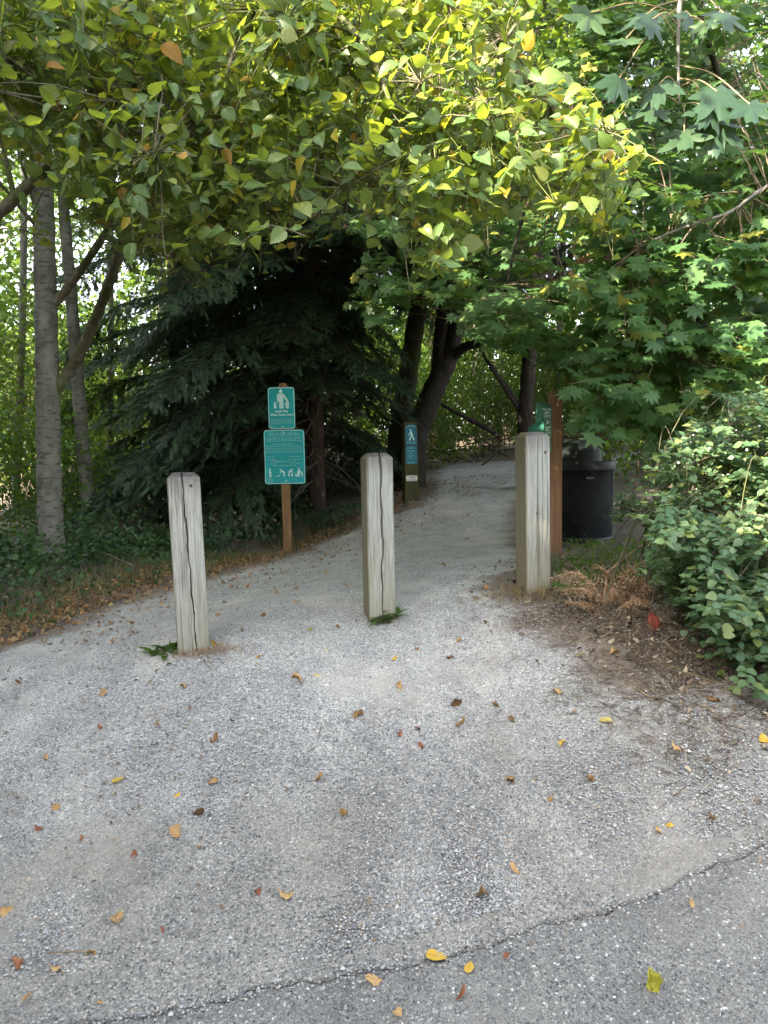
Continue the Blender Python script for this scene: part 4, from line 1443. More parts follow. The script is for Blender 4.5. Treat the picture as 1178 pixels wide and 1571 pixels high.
# --- dark many-stemmed maple behind the trail marker
def dark_maple():
    base = P(628, 735, 10.2)
    base.z = gz(base.x, base.y)
    t_ = thing('maple_tree', base, 'dark curved maple trunk forking low behind the trail marker', 'tree')
    y = 10.2
    mainp = [Vector(base) - Vector((0, 0, .2)), P(636, 672, y), P(652, 632, y), P(668, 592, y), P(686, 555, y), P(697, 515, y), P(714, 465, y + .1), P(740, 425, y + .2), P(775, 395, y + .3), P(830, 340, y + .2)]
    part('trunk', trunk_mb(mainp, .20, .05, 14, 8, .08), M['maple_bark'], t_)
    stem = [([P(603, 740, 10.6), P(613, 660, 10.6), P(628, 560, 10.6), P(640, 480, 10.6), P(652, 400, 10.6), P(660, 280, 10.6)], .17, .10, 'moss_bark'),
            ([P(672, 585, y), P(676, 520, y), P(684, 444, y), P(690, 380, y), P(700, 260, y)], .12, .06, 'maple_bark'),
            ([P(690, 552, y), P(712, 533, y - .2), P(735, 526, y - .5), P(770, 508, y - .9), P(830, 470, y - 1.2), P(900, 440, y - 1.4)], .075, .025, 'maple_bark'),
            ([P(700, 500, y), P(722, 440, y - .2), P(760, 395, y - .4), P(800, 365, y - .6)], .06, .02, 'maple_bark')]
    ends = []
    for pts, a, b, mt in stem:
        c_ = spline(pts, 8)
        part('limb', MB().tube(c_, np.linspace(a, b, len(c_)) * (1 + .05 * np.sin(np.arange(len(c_)) * 1.9)), 11), M[mt], t_)
        ends.append(c_)
    allp = np.vstack(ends + [spline(mainp, 8)[30:]])
    poly = [(555, 300), (860, 300), (830, 400), (770, 440), (730, 470), (690, 470), (640, 460), (590, 500), (560, 480), (540, 400)]
    cl = np.vstack([sample_poly(poly, 95, 6.8, 8.8), sample_poly([(560, 60), (900, 60), (900, 330), (560, 330)], 150, 7.5, 10), sample_poly([(500, -300), (1000, -300), (1000, 60), (500, 60)], 90, 7, 10)])
    maple_sprays(t_, cl, allp, 60, 'maple', .12)
def maple_sprays(t_, cl, allp, hero, mat, size, per=(9, 14), face=.85, spread=1.0, stem_r=.006):
    tm = MB()
    pos, dr, nr, sz = [], [], [], []
    for p in cl:
        a = allp[np.argmin(((allp - p) ** 2).sum(1))]
        ax = p - a
        ax[2] *= .3
        ax = ax / (np.linalg.norm(ax) + 1e-6) * .6 + rng.normal(0, .4, 3) * np.array([1, 1, .3]) + np.array([-.2, -.4, 0])
        ax[2] -= .12
        ax /= np.linalg.norm(ax)
        L = rng.uniform(.35, .6) * spread
        s = p - ax * L * .5
        if np.linalg.norm(s - a) < 2.2:
            tm.tube(wander(a, s, 6, .1, .05), np.linspace(stem_r, .0025, 6), 4, cap=False)
        tm.tube([s, s + ax * L * .5 + np.array([0, 0, .02]), s + ax * L], [.0028, .002, .0014], 4, cap=False)
        sd_ = np.cross(ax, (0, 0, 1)); sd_ /= np.linalg.norm(sd_) + 1e-6
        tilt = rng.normal(0, .15)
        m = int(rng.integers(*per))
        for k in range(m):
            f_ = (k // 2) / (m / 2)
            sg = 1 if k % 2 else -1
            b = s + ax * L * f_ + sd_ * sg * size * rng.uniform(.35, .75) + np.array([0, 0, rng.normal(-.01, .03)])
            d = ax * rng.uniform(.2, .7) + sd_ * sg * rng.uniform(.4, .9) + np.array([0, -.15, rng.uniform(-.55, -.12)]) + rng.normal(0, .15, 3)
            n_ = np.array([-.05, -face, 1.0]) + rng.normal(0, .22, 3) + sd_ * tilt
            pos.append(b); dr.append(d); nr.append(n_); sz.append(size * rng.uniform(.85, 1.45))
    part('twig', tm, M['twig'], t_, kind='stuff')
    foliage(t_, np.array(pos), np.array(dr), np.array(nr), np.array(sz), MAP, MAPH, M[mat], hero)
dark_maple()

# --- straight dark trunk behind the right bollard
def dark_trunk():
    y = 9.2
    base = P(803, 690, y); base.z = gz(base.x, base.y)
    t_ = thing('slender_tree', base, 'straight thin dark trunk with one steep branch behind the right bollard', 'tree')
    tp = [base - Vector((0, 0, .2)), P(806, 640, y), P(811, 560, y), P(817, 470, y), P(823, 380, y), P(826, 250, y), P(830, 0, y), P(835, -250, y)]
    part('trunk', trunk_mb(tp, .105, .06, 12, 7), M['dark_bark'], t_)
    br = [[P(822, 475, y), P(845, 440, y - .2), P(868, 405, y - .4), P(890, 370, y - .6), P(925, 310, y - .8)], [P(820, 430, y), P(870, 425, y - .3), P(930, 420, y - .5)], [P(824, 360, y), P(790, 330, y - .3), P(740, 310, y - .5)],
          [P(822, 400, y), P(850, 395, y + .2), P(880, 410, y + .4)], [P(815, 500, y), P(775, 470, y), P(755, 440, y)]]
    for k, b in enumerate(br):
        c_ = spline(b, 6)
        part('branch', MB().tube(c_, np.linspace((.06, .02, .03, .018, .016)[k], .008, len(c_)), 7), M['maple_bark'], t_)
    cl = np.vstack([sample_poly([(700, -200), (1000, -200), (1000, 250), (740, 250)], 110, 7.5, 9.5)])
    maple_sprays(t_, cl, np.vstack([spline(tp, 5)[20:]] + [spline(b, 4) for b in br]), 0, 'maple', .11)
    # hanging cluster of dead leaves
    q_ = np.array(P(892, 385, y - .55)) + rng.normal(0, 1, (26, 3)) * np.array([.06, .06, .11])
    d = rng.normal(0, .3, q_.shape) + np.array([0, 0, -1])
    mb_ = MB(); emit(mb_, MAP, q_, d, rng.normal(0, 1, q_.shape) + np.array([0, -1, 0]), np.full(len(q_), .12))
    part('dead_leaf_cluster', mb_, M['litter'], t_)
dark_trunk()
for (a, b, r) in (((728, 520, 11.5), (800, 640, 10.6), .035), ((742, 545, 11.2), (812, 640, 10.9), .028), ((672, 618, 10.9), (760, 665, 10.7), .04)):
    mb = MB().tube(wander(P(*a), P(*b), 9, .05), np.linspace(r * .6, r, 9), 7)
    tag(part('dead_pole', mb, M['dark_bark']), {728: 'upper thin dark dead trunk leaning left behind the maple', 742: 'thinner dark dead pole leaning beside the straight dark trunk', 672: 'low dark log slanting beside the curved maple'}[a[0]], 'dead trunk')

# --- vine maple filling the right side
def vine_maple():
    base = Vector((3.35, 6.6, gz(3.35, 6.6)))
    t_ = thing('vine_maple', base, 'broad green vine maple filling the right side above the bin', 'tree')
    st = [[base, base + Vector((-.3, -.2, 1.2)), base + Vector((-1.0, -.5, 2.3)), base + Vector((-2.0, -.7, 2.9)), P(760, 500, 6.0)],
          [base, base + Vector((.1, -.2, 1.5)), base + Vector((-.3, -.4, 3.0)), base + Vector((-.9, -.6, 4.6)), base + Vector((-1.2, -.6, 6.0))],
          [base, base + Vector((-.25, -.4, .9)), base + Vector((-.7, -.9, 1.4)), base + Vector((-1.2, -1.2, 1.5))],
          [base, base + Vector((.4, -.3, 1.6)), base + Vector((.7, -.6, 3.2)), base + Vector((.9, -.9, 5.0))],
          [P(1300, 230, 4.8), P(1178, 285, 4.8), P(1120, 325, 4.8), P(1040, 352, 4.9), P(980, 380, 5.0)]]
    allp = []
    for k, s in enumerate(st):
        c_ = spline(s, 8)
        allp.append(c_)
        part('limb', MB().tube(c_, np.linspace((.045, .05, .03, .045, .014)[k], .008, len(c_)), 7), M['grey_bark' if k == 4 else 'maple_bark'], t_)
    allp = np.vstack(allp)
    low = [(880, 430), (960, 400), (1060, 380), (1240, 350), (1240, 640), (1120, 650), (1040, 690), (985, 660), (935, 665), (900, 640), (888, 600), (890, 530)]
    left = [(700, 480), (760, 455), (860, 450), (900, 460), (905, 560), (850, 540), (800, 530), (745, 515)]
    mid = [(900, 260), (1240, 200), (1240, 380), (960, 420), (880, 400)]
    high = [(880, -60), (1240, -60), (1240, 240), (1000, 300), (900, 280)]
    cl = np.vstack([sample_poly(low, 150, 4.7, 5.9), sample_poly(low, 110, 5.8, 7.2), sample_poly(left, 40, 5.2, 6.4), sample_poly(mid, 120, 4.8, 6.6), sample_poly(high, 170, 4.9, 7.2), sample_poly([(860, -500), (1300, -500), (1300, -60), (880, -60)], 110, 5, 8)])
    maple_sprays(t_, cl, allp, 300, 'maple', .118)
vine_maple()

# --- large-leaved maple shoot hanging at upper right
def bigleaf():
    y = 4.1
    root = Vector((2.9, 5.2, gz(2.9, 5.2)))
    t_ = thing('bigleaf_maple', root, 'large-leaved maple shoot with big drooping leaves at the upper right', 'tree')
    up = [root, root + Vector((.1, -.3, 2.5)), root + Vector((-.3, -.8, 5.2)), P(1052, -120, y + .1), P(1043, 0, y), P(1040, 70, y), P(1042, 160, y)]
    c_ = spline(up, 8)
    part('stem', MB().tube(c_, np.linspace(.03, .005, len(c_)), 7), M['grey_bark'], t_)
    spec = [((1040, 40), (1000, 30), (1005, 62), .17), ((1040, 40), (1060, 25), (1062, 62), .15), ((1040, 45), (1080, 35), (1075, 60), .13),
            ((1041, 135), (1100, 140), (1125, 178), .26), ((1041, 135), (1010, 130), (985, 175), .24), ((1048, 160), (1050, 202), (1052, 245), .25), ((1042, 160), (1000, 165), (1000, 200), .2),
            ((1045, 160), (1100, 190), (1105, 235), .25), ((1041, 100), (1150, 160), (1165, 200), .22), ((1040, 60), (990, 20), (970, 50), .2), ((1041, 10), (950, 120), (940, 150), .2),
            ((1041, 0), (960, 60), (940, 70), .18), ((1041, -10), (1110, 20), (1130, 40), .2), ((1041, 120), (1090, 165), (1080, 190), .2), ((1040, 20), (905, 20), (890, 50), .22)]
    pm_ = MB()
    pos, d, n_, s_ = [], [], [], []
    for a, b, e, s in spec:
        A, B = np.array(P(*a, y)), np.array(P(*b, y - rng.uniform(.05, .25)))
        E = np.array(P(*e, y - rng.uniform(.2, .4)))
        c2 = spline([A, (A + B) / 2 + np.array([0, 0, .05]), B], 5)
        pm_.tube(c2, .0035, 5, cap=False)
        v = E - B
        pos.append(B); d.append(v); n_.append(np.array([rng.normal(0, .35), -.55, .9])); s_.append(s * .98)
    part('leaf_stalk', pm_, M['stem_red'], t_)
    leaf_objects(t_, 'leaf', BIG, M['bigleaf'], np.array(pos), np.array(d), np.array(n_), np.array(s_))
bigleaf()

# --- snowberry bush at the right edge
def snowberry():
    base = Vector((2.05, 3.9, gz(2.05, 3.9)))
    t_ = thing('snowberry_bush', base, 'dense bush with small round leaves and white berries at the right edge', 'bush')
    A = [(1240, 600), (1160, 610), (1080, 650), (1020, 690), (1000, 745), (1005, 800), (1240, 800)]
    B = [(1000, 790), (1240, 790), (1240, 1010), (1178, 1020), (1120, 990), (1080, 955), (1040, 930), (1005, 880), (1000, 830)]
    C = [(1085, 900), (1240, 900), (1240, 1060), (1150, 1040), (1105, 1000)]
    D = [(945, 770), (1010, 770), (1010, 850), (985, 840), (960, 800)]
    tips = np.vstack([sample_poly(A, 400, 3.5, 4.6), sample_poly(B, 380, 3.0, 4.2), sample_poly(C, 90, 2.8, 3.3), sample_poly(D, 14, 4.2, 4.8)])
    z = gzv(tips[:, 0], tips[:, 1])
    tips[:, 2] = np.maximum(tips[:, 2], z + .06)
    tm = MB()
    pos, dr, nr, sz = [], [], [], []
    for p in tips:
        root = np.array([base.x + rng.normal(.15, .35), base.y + rng.normal(.1, .4), 0]); root[2] = gz(root[0], root[1])
        m_ = root + (p - root) * .6; m_[2] = max(p[2], root[2] + .3) + rng.uniform(0, .12)
        c_ = spline([root, (root + m_) / 2 + np.array([0, 0, .1]), m_, p], 4)
        if rng.random() < .45:
            tm.tube(c_, np.linspace(.004, .0013, len(c_)), 4, cap=False)
        o = p - m_; o /= np.linalg.norm(o) + 1e-6
        L = rng.uniform(.22, .38)
        o = unit(o * .7 + rng.normal(0, .45, 3) + np.array([-.25, -.35, .05]))
        s = p - o * L * .5
        tm.tube([s, p, p + o * L * .5], .0014, 3, cap=False)
        sd_ = np.cross(o, (0, 0, 1)); sd_ /= np.linalg.norm(sd_) + 1e-6
        m = int(rng.integers(14, 21))
        for k in range(m):
            f_ = (k // 2) / (m / 2)
            sg = 1 if k % 2 else -1
            d = o * .4 + sd_ * sg * .9 + rng.normal(0, .3, 3)
            pos.append(s + o * L * f_); dr.append(d); nr.append(np.array([-.1, -.35, 1]) + rng.normal(0, .35, 3)); sz.append(rng.uniform(.028, .050))
    part('stem', tm, M['limb_bark'], t_, kind='stuff')
    foliage(t_, np.array(pos), np.array(dr), np.array(nr), np.array(sz), SNO, SNOH, M['snow'], 300)
    bmesh_ = MB().lathe([(0.0001, -.006), (.004, -.0045), (.006, 0), (.004, .0045), (.0001, .006)], lambda x, y, z: (x, y, z), 8).mesh('berry', M['berry'])
    inv = Matrix.Translation(-base)
    for p in sample_poly([(1060, 650), (1170, 650), (1170, 760), (1020, 760)], 36, 3.55, 4.0):
        o = bpy.data.objects.new('berry', bmesh_); COL.objects.link(o); o.parent = t_; o.matrix_parent_inverse = inv
        o.matrix_basis = Matrix.Translation(Vector(p)) @ Matrix.Scale(rng.uniform(.7, 1.2), 4)
snowberry()

# --- second pale trunk and other trees behind
y_ = 8.4
b_ = P(140, 800, y_); b_.z = gz(b_.x, b_.y)
t_ = thing('slender_alder', b_, 'thin grey alder trunk just right of the pale alder', 'tree')
part('trunk', trunk_mb([b_ - Vector((0, 0, .2)), P(128, 690, y_), P(117, 560, y_), P(108, 440, y_), P(98, 320, y_), P(85, 100, y_), P(75, -200, y_)], .085, .05, 12, 8), M['alder_bark'], t_)
p, d, n_, s_, c_ = clumps((b_.x - .2, b_.y, 7.2), (1.8, 1.4, 2.4), 60, 4200, .095, .4)
mb = MB(); emit(mb, CARD, p, d, n_, s_)
part('crown', mb, M['alder_far'], t_, kind='stuff')
mb = MB()
for e in c_[:24]:
    mb.tube(wander((b_.x - .35, b_.y, max(3.2, e[2] - 1)), e, 6, .1), np.linspace(.02, .005, 6), 5, cap=False)
part('branch', mb, M['limb_bark'], t_)

far = [  # x, y, height, trunk radius, crown centre height, radii, clumps, leaves, leaf size
    (-8.2, 14.5, 11, .12, 6.3, (2.6, 2, 3.6), 60, 4200, .13), (-6.0, 19.5, 14, .14, 8.5, (2.8, 2, 4.2), 60, 4200, .15), (-10.5, 20, 13, .14, 8, (3.2, 2, 4.2), 60, 4200, .15),
    (-1.2, 19, 16, .15, 9.5, (3.0, 2.2, 4.2), 60, 4200, .15), (2.6, 20.5, 16, .13, 10, (3.0, 2, 5), 56, 3800, .15), (5.2, 17.5, 15, .16, 9, (2.6, 2, 4.6), 60, 4200, .14),
    (8.5, 15.0, 14, .15, 7.5, (3.0, 2.4, 5.0), 80, 5500, .14), (7.2, 10.5, 11, .12, 6.2, (2.6, 2.0, 4.0), 80, 6000, .12), (11, 21, 16, .16, 9, (3.4, 2.4, 5.4), 70, 4800, .16), (4.2, 24, 17, .12, 10.5, (3, 2, 5.5), 50, 3500, .16), (-7.0, 12.2, 9, .09, 4.6, (1.6, 1.3, 2.8), 50, 3600, .11), (-9.6, 16.5, 12, .11, 6.2, (2.2, 1.6, 4.2), 60, 4000, .14)]
fl_ = ['bushy green tree farthest to the left behind the thin alder', 'tall leafy tree behind the gap left of the firs', 'pale leafy tree at the far left edge of the woods', 'tall tree hidden behind the big fir',
       'slim leafy tree seen through the gap between the dark trunks', 'grey-stemmed tree behind the straight dark trunk', 'broad leafy tree at the back of the right side', 'leafy tree close behind the vine maple', 'far tree at the right edge of the woods', 'farthest slim tree in the gap above the path', 'young leafy tree between the pale alder and the left edge', 'leafy tree closing the sky at the far left']
for (x, y, h, r, ch, rad, nc, nl, sz), lb in zip(far, fl_):
    leafy_tree('woodland_tree', (x, y, gz(x, y)), h, r, ch, rad, nc, nl, sz, lb, 'grey_bark', 'far', 'trees of the woods behind', (rng.normal(0, .3), 0), spread=.5)

# understory shrubs that catch light between the trunks
shr = [(-5.6, 9.2, 1.5, (1.3, .9, 1.3)), (-4.0, 8.6, .9, (.9, .7, .9)), (-6.5, 12.5, 2.0, (1.6, 1, 1.9)), (-2.9, 13.5, 1.3, (1.6, .9, 1.3)), (-.6, 13.8, 1.3, (1.5, .8, 1.3)), (.7, 12.9, .9, (.9, .6, .9)),
       (1.9, 14.6, 1.4, (1.5, .8, 1.5)), (3.4, 15.4, 1.6, (1.6, .9, 1.6)), (1.2, 17.5, 2.6, (2.4, .9, 2.6)), (4.6, 14.6, 1.5, (1.4, .9, 1.5)), (4.9, 12.0, 1.1, (1.1, .7, 1.1)), (-8.0, 10.5, 1.6, (1.4, 1, 1.6)),
       (3.0, 17.8, 3.0, (2.4, .9, 2.6)), (-4.6, 15.8, 2.4, (2.2, .9, 2.4)), (-4.9, 7.3, .55, (.7, .5, .6)), (-5.2, 11.3, 2.6, (1.5, .9, 1.9)), (-7.2, 14.5, 3.4, (2.0, 1.0, 2.4)), (1.3, 14.4, 1.5, (1.1, .7, 1.6)), (2.4, 15.4, 1.9, (1.2, .8, 1.9)), (3.3, 14.0, 1.4, (1.0, .7, 1.5)), (4.3, 13.8, 1.6, (1.1, .8, 1.7)), (5.6, 12.9, 1.5, (1.2, .8, 1.6)), (3.5, 9.3, .9, (.8, .7, 1.0)), (4.6, 10.6, 1.3, (1.0, .8, 1.4)), (-6.2, 10.2, 2.4, (1.1, .8, 1.8)), (-4.4, 13.0, 2.2, (1.3, .8, 1.9))]
sl_ = ['leafy shrub behind the pale alder trunk', 'small shrub between the thin alder and the fir', 'tall shrub in the left gap', 'pale shrub glimpsed under the second fir', 'bright shrub glimpsed between the fir trunk and the maple', 'low shrub right behind the mossy maple stem',
       'bright green shrub filling the gap beyond the dirt bank', 'bright shrub behind the straight dark trunk', 'tall loose shrub at the back of the gap', 'shrub behind the bag dispenser', 'dark shrub behind the litter bin', 'shrub at the far left edge', 'tallest shrub behind the leaning poles', 'high thicket far behind the firs', 'low shrub left of the pale alder', 'head-high shrub behind the thin alder', 'high leafy thicket at the left edge', 'shrub on the bank at the head of the path', 'taller shrub behind the bank at the head of the path', 'shrub between the leaning poles and the dark trunk', 'shrub just right of the straight dark trunk', 'shrub in shade behind the vine maple', 'low shrub right of the litter bin', 'shrub where the path bends out of sight', 'leafy shrub left of the thin alder', 'leafy shrub behind the second fir']
for (x, y, ch, rad), lb in zip(shr, sl_):
    b = Vector((x, y, gz(x, y)))
    t_ = thing('understory_shrub', b, lb, 'shrub', 'shrubs under the trees')
    p, d, n_, s_, c_ = clumps((x, y, b.z + ch), rad, 60, 2600, .075, .26, .6, -.2, .3)
    ok = p[:, 2] > gzv(p[:, 0], p[:, 1]) + .03
    mb = MB(); emit(mb, CARD, p[ok], d[ok], n_[ok], s_[ok])
    part('foliage', mb, M['shrub'], t_, kind='stuff')
    mb = MB()
    for e in c_[:22]:
        r0 = (x + rng.normal(0, .12), y + rng.normal(0, .1), b.z)
        mb.tube(wander(r0, e, 7, .12, .05), np.linspace(.009, .003, 7), 4, cap=False)
    part('stem', mb, M['twig'], t_)

q_, d_, n_, s_ = [], [], [], []
for k in range(60):
    x = rng.uniform(-17, 13); y = rng.uniform(18, 22)
    p, d, n0, s0_, c_ = clumps((x, y, gz(x, y) + 1.5), (1.5, .8, 1.9), 30, 1050, .13, .4, .7, -.2, .2)
    ok = p[:, 2] > gzv(p[:, 0], p[:, 1])
    q_.append(p[ok]); d_.append(d[ok]); n_.append(n0[ok]); s_.append(s0_[ok])
mb = MB(); emit(mb, CARD, *(np.concatenate(a) for a in (q_, d_, n_, s_)))
tag(part('undergrowth', mb, M['shrub']), 'belt of green undergrowth closing the view under the trees', 'undergrowth', kind='stuff')

# thin trunks seen through the gaps
for k, (px, py0, py1, Y, r, lb) in enumerate([(763, 690, 300, 16, .07, 'thin grey trunk left of the leaning poles'), (738, 690, 320, 19, .06, 'slim pale trunk deep in the gap'), (850, 660, 300, 15, .09, 'grey trunk right of the straight dark trunk'),
                                       (790, 690, 330, 21, .07, 'farthest thin trunk in the gap'), (165, 760, 330, 13, .06, 'thin trunk left of the firs'), (20, 770, 250, 12, .07, 'thin trunk at the left edge')]):
    b = P(px, py0, Y); b.z = gz(b.x, b.y) - .1
    tp = P(px + rng.normal(0, 15), py1 - 500, Y)
    o = part('bare_trunk', trunk_mb([b, Vector(b).lerp(tp, .4) + Vector((.1, 0, 0)), tp], r, r * .6, 8, 8), M['grey_bark'])
    tag(o, lb, 'tree trunk', 'thin trunks in the woods')

# far wood as one mass
q_, d_, n_, s_ = [], [], [], []
for k in range(60):
    x = rng.uniform(-27, 27); y = rng.uniform(24, 34)
    h = rng.uniform(8, 15) if abs(x + 13) > 5 else rng.uniform(5, 8)
    p, d, n0, s0_, c_ = clumps((x, y, 1.5 + h * .5), (2.4, 1.6, h * .5), 40, 850, .32, .6, .7, -.2, .2)
    q_.append(p); d_.append(d); n_.append(n0); s_.append(s0_)
mb = MB(); emit(mb, CARD, *(np.concatenate(a) for a in (q_, d_, n_, s_)))
tag(part('far_woods', mb, M['far']), 'far mass of woodland foliage behind all the trees', 'woods', kind='stuff')

# unseen trees added left and behind the camera to shade bollards and path
for k, (x, y, h, ch, rad) in enumerate([(-8.6, -.9, 7.7, 3.8, (2.0, 2.0, 3.5)), (-6.9, -2.8, 8.0, 4.0, (2.0, 2.0, 3.6)), (-5.3, -4.7, 8.0, 4.0, (2.0, 2.0, 3.6)), (-7.75, -1.5, 7.5, 3.7, (1.6, 1.6, 3.4)), (-8.1, .6, 9.2, 4.6, (1.8, 1.8, 4.4)), (-7.2, -.4, 8.2, 4.1, (1.5, 1.5, 3.9)), (-6.7, 1.3, 9.4, 4.7, (1.5, 1.6, 4.5)), (-6.8, 3.3, 9.8, 4.9, (1.5, 1.6, 4.7)), (-7.6, 5.4, 10.5, 5.2, (1.6, 1.6, 5.0)), (-6.2, -1.5, 8.4, 4.2, (1.4, 1.4, 3.9)), (-5.6, -3.5, 7.5, 3.7, (1.3, 1.3, 3.5)), (-4.4, -5.6, 7.6, 3.8, (1.3, 1.3, 3.5)), (-3.7, -6.6, 8.0, 4.0, (2.0, 2.0, 3.6)), (-2.0, -8.4, 8.0, 4.0, (2.0, 2.0, 3.6)),
                                       (-9.6, 1.8, 11.0, 5.6, (1.9, 1.9, 5.2)), (-10.4, 4.8, 11.5, 5.8, (1.9, 1.9, 5.4)), (-11.0, 8.0, 11.5, 5.8, (1.9, 1.9, 5.4))]):
    leafy_tree('shade_tree', (x, y, gz(x, y)), h, .12, ch, rad, 300, 6500, .30, 'unseen leafy tree added to shade the bollards and the path', 'grey_bark', 'far', 'added shade trees out of view', spread=.6, shell=.0)

# ------------------------------------------------------------------ ground plants, litter, weeds
def blades(mb, P0, h, wid, lean=.5, curl=.4, mi=0):
    n = len(P0)
    a = rng.uniform(0, 6.28, n)
    o = np.stack([np.cos(a), np.sin(a), np.zeros(n)], -1)
    s = np.stack([-np.sin(a), np.cos(a), np.zeros(n)], -1) * wid[:, None]
    ln = rng.uniform(.1, 1, n)[:, None] * lean
    up = np.array([0, 0, 1.0])
    m_ = P0 + (up + o * ln * .5) * h[:, None] * .55
    e = P0 + (up * (1 - curl * ln) + o * ln * 1.3) * h[:, None]
    V = np.stack([P0 - s, P0 + s, m_ - s * .7, m_ + s * .7, e], 1)
    f = np.array([(0, 1, 3), (0, 3, 2), (2, 3, 4)])
    mb.add(V.reshape(-1, 3), (f[None] + (np.arange(n) * 5)[:, None, None]).reshape(-1, 3), mi=mi)
def along(pts, n, spread, off=0.0):
    c_ = resample(np.asarray(pts, float), 400)
    k = rng.integers(0, 399, n)
    tn = unit(c_[k + 1] - c_[k])
    nr = np.stack([-tn[:, 1], tn[:, 0]], -1)
    w = rng.normal(off, spread, n)
    p = c_[k] + tn * rng.uniform(-.03, .03, n)[:, None] + nr * w[:, None]
    return p
def on_ground(p, dz=0.0):
    return np.stack([p[:, 0], p[:, 1], gzv(p[:, 0], p[:, 1]) + dz], -1)
Ledge = Lb[2:10]
# dark leafy ground cover on the left verge
c_ = along(Ledge[:6], 1500, .6, 1.65)
c_ = c_[~in_poly(c_[:, 0], c_[:, 1], np.vstack([path_poly, [(8, -40), (-9, -40)]]))]
hgt = np.clip(rng.gamma(2.2, .11, len(c_)), .04, .6)
q_ = np.repeat(on_ground(c_), 8, 0)
q_[:, :2] += rng.normal(0, .07, (len(q_), 2))
q_[:, 2] += np.repeat(hgt, 8) * rng.uniform(.3, 1.1, len(q_))
d = rng.normal(0, 1, q_.shape) + np.array([0, -.2, -.15])
mb = MB(); emit(mb, CARD + SNO[:1], q_, d, np.array([0, -.2, 1.0]) + rng.normal(0, .35, q_.shape), rng.uniform(.03, .065, len(q_)))
tag(part('ground_cover', mb, M['dark']), 'dark leafy brambles and ivy along the left edge of the path', 'ground cover', kind='stuff')
# grass on the verge
c_ = np.vstack([along(Ledge[:6], 3000, .2, .45), along(Ledge[:5], 2600, .25, .8), along(Ledge[:3], 900, .4, .9), along(Ledge[3:], 900, .12, .4)])
mb = MB(); blades(mb, on_ground(c_), rng.uniform(.03, .14, len(c_)), rng.uniform(.0012, .0025, len(c_)), 1.5)
tag(part('verge_grass', mb, M['grass']), 'thin green and yellowing grass on the left verge', 'grass', kind='stuff')
# leaf litter band along the left edge of the path
c_ = np.vstack([along(Ledge, 2600, .17, .2), along(Ledge[:5], 2600, .24, .38), along(Ledge, 1300, .45, -.35)])
mb = MB()
d = rng.normal(0, 1, (len(c_), 3)) * np.array([1, 1, .25])
emit(mb, [ovate(5, .36, .5, .5), ovate(5, .3, -.6, -.4), ovate(4, .4, .2, .9)], on_ground(c_, .028), d, np.array([0, 0, 1.0]) + rng.normal(0, .4, (len(c_), 3)), rng.uniform(.014, .05, len(c_)) * rng.uniform(.6, 1, len(c_)))
tag(part('leaf_litter', mb, M['litter']), 'band of orange and brown fallen leaves along the left edge of the path', 'leaf litter', kind='stuff')
# brown litter and needles on the right bank and at the back of the path
def right_litter():
    c1 = along(Rb[1:7], 7500, .22, -.16)
    c2 = along(Rb[3:9], 2500, .25, -.4)
    c3 = along(Lb[8:13], 900, .5, .45)
    c4 = along(Rb[2:5], 500, .18, .2)
    c_ = np.vstack([c1, c2, c3, c4])
    n = len(c_)
    a = rng.uniform(0, 6.28, n)
    L = rng.uniform(.012, .05, n) * (1 + 1.6 * (rng.random(n) < .06))
    mb = MB()
    g = on_ground(c_, .022)
    o = np.stack([np.cos(a) * L, np.sin(a) * L, rng.normal(0, .004, n)], -1)
    s = np.stack([-np.sin(a), np.cos(a), np.zeros(n)], -1) * rng.uniform(.0011, .0026, n)[:, None]
    V = np.stack([g - o - s, g - o + s, g + o + s, g + o - s], 1)
    f = np.array([(0, 1, 2), (0, 2, 3)])
    mb.add(V.reshape(-1, 3), (f[None] + (np.arange(n) * 4)[:, None, None]).reshape(-1, 3))
    c5 = np.vstack([along(Rb[1:8], 2200, .26, -.2), along(Lb[8:13], 420, .5, .4)])
    d = rng.normal(0, 1, (len(c5), 3)) * np.array([1, 1, .25])
    emit(mb, [ovate(5, .3, .6, .5), ovate(4, .25, -.5, -.5)], on_ground(c5, .026), d, np.array([0, 0, 1.0]) + rng.normal(0, .4, (len(c5), 3)), rng.uniform(.014, .04, len(c5)))
    tag(part('needle_litter', mb, M['duff']), 'brown needles, bark crumbs and twigs on the right bank', 'litter', kind='stuff')
right_litter()
# green plants on the right bank, under the bin
c_ = along(Rb[5:9], 110, .22, -.45)
q_ = np.repeat(on_ground(c_), 6, 0); q_[:, :2] += rng.normal(0, .05, (len(q_), 2)); q_[:, 2] += rng.uniform(.01, .07, len(q_))
mb = MB(); emit(mb, SNO, q_, rng.normal(0, 1, q_.shape), np.array([0, -.2, 1.0]) + rng.normal(0, .4, q_.shape), rng.uniform(.02, .045, len(q_)))
blades(mb, on_ground(along(Rb[5:8], 500, .15, -.3)), rng.uniform(.04, .14, 500), rng.uniform(.001, .002, 500), 1.0)
tag(part('bank_weeds', mb, M['shrub']), 'low green weeds on the bank in front of the bin', 'weeds', kind='stuff')
# brush and roots on the dirt bank at the end of the path
mb = MB()
for k in range(70):
    p = np.array([rng.uniform(.6, 4.5), rng.uniform(12.6, 14.4), 0]); p[2] = gz(p[0], p[1]) + rng.uniform(0, .35)
    mb.tube(wander(p, p + np.array([rng.normal(0, .7), rng.normal(0, .3), rng.normal(.05, .2)]), 6, .15), np.linspace(.014, .004, 6), 4, cap=False)
tag(part('brush_pile', mb, M['dark_bark']), 'tangle of dead sticks on the dark bank at the end of the path', 'brush', kind='stuff')
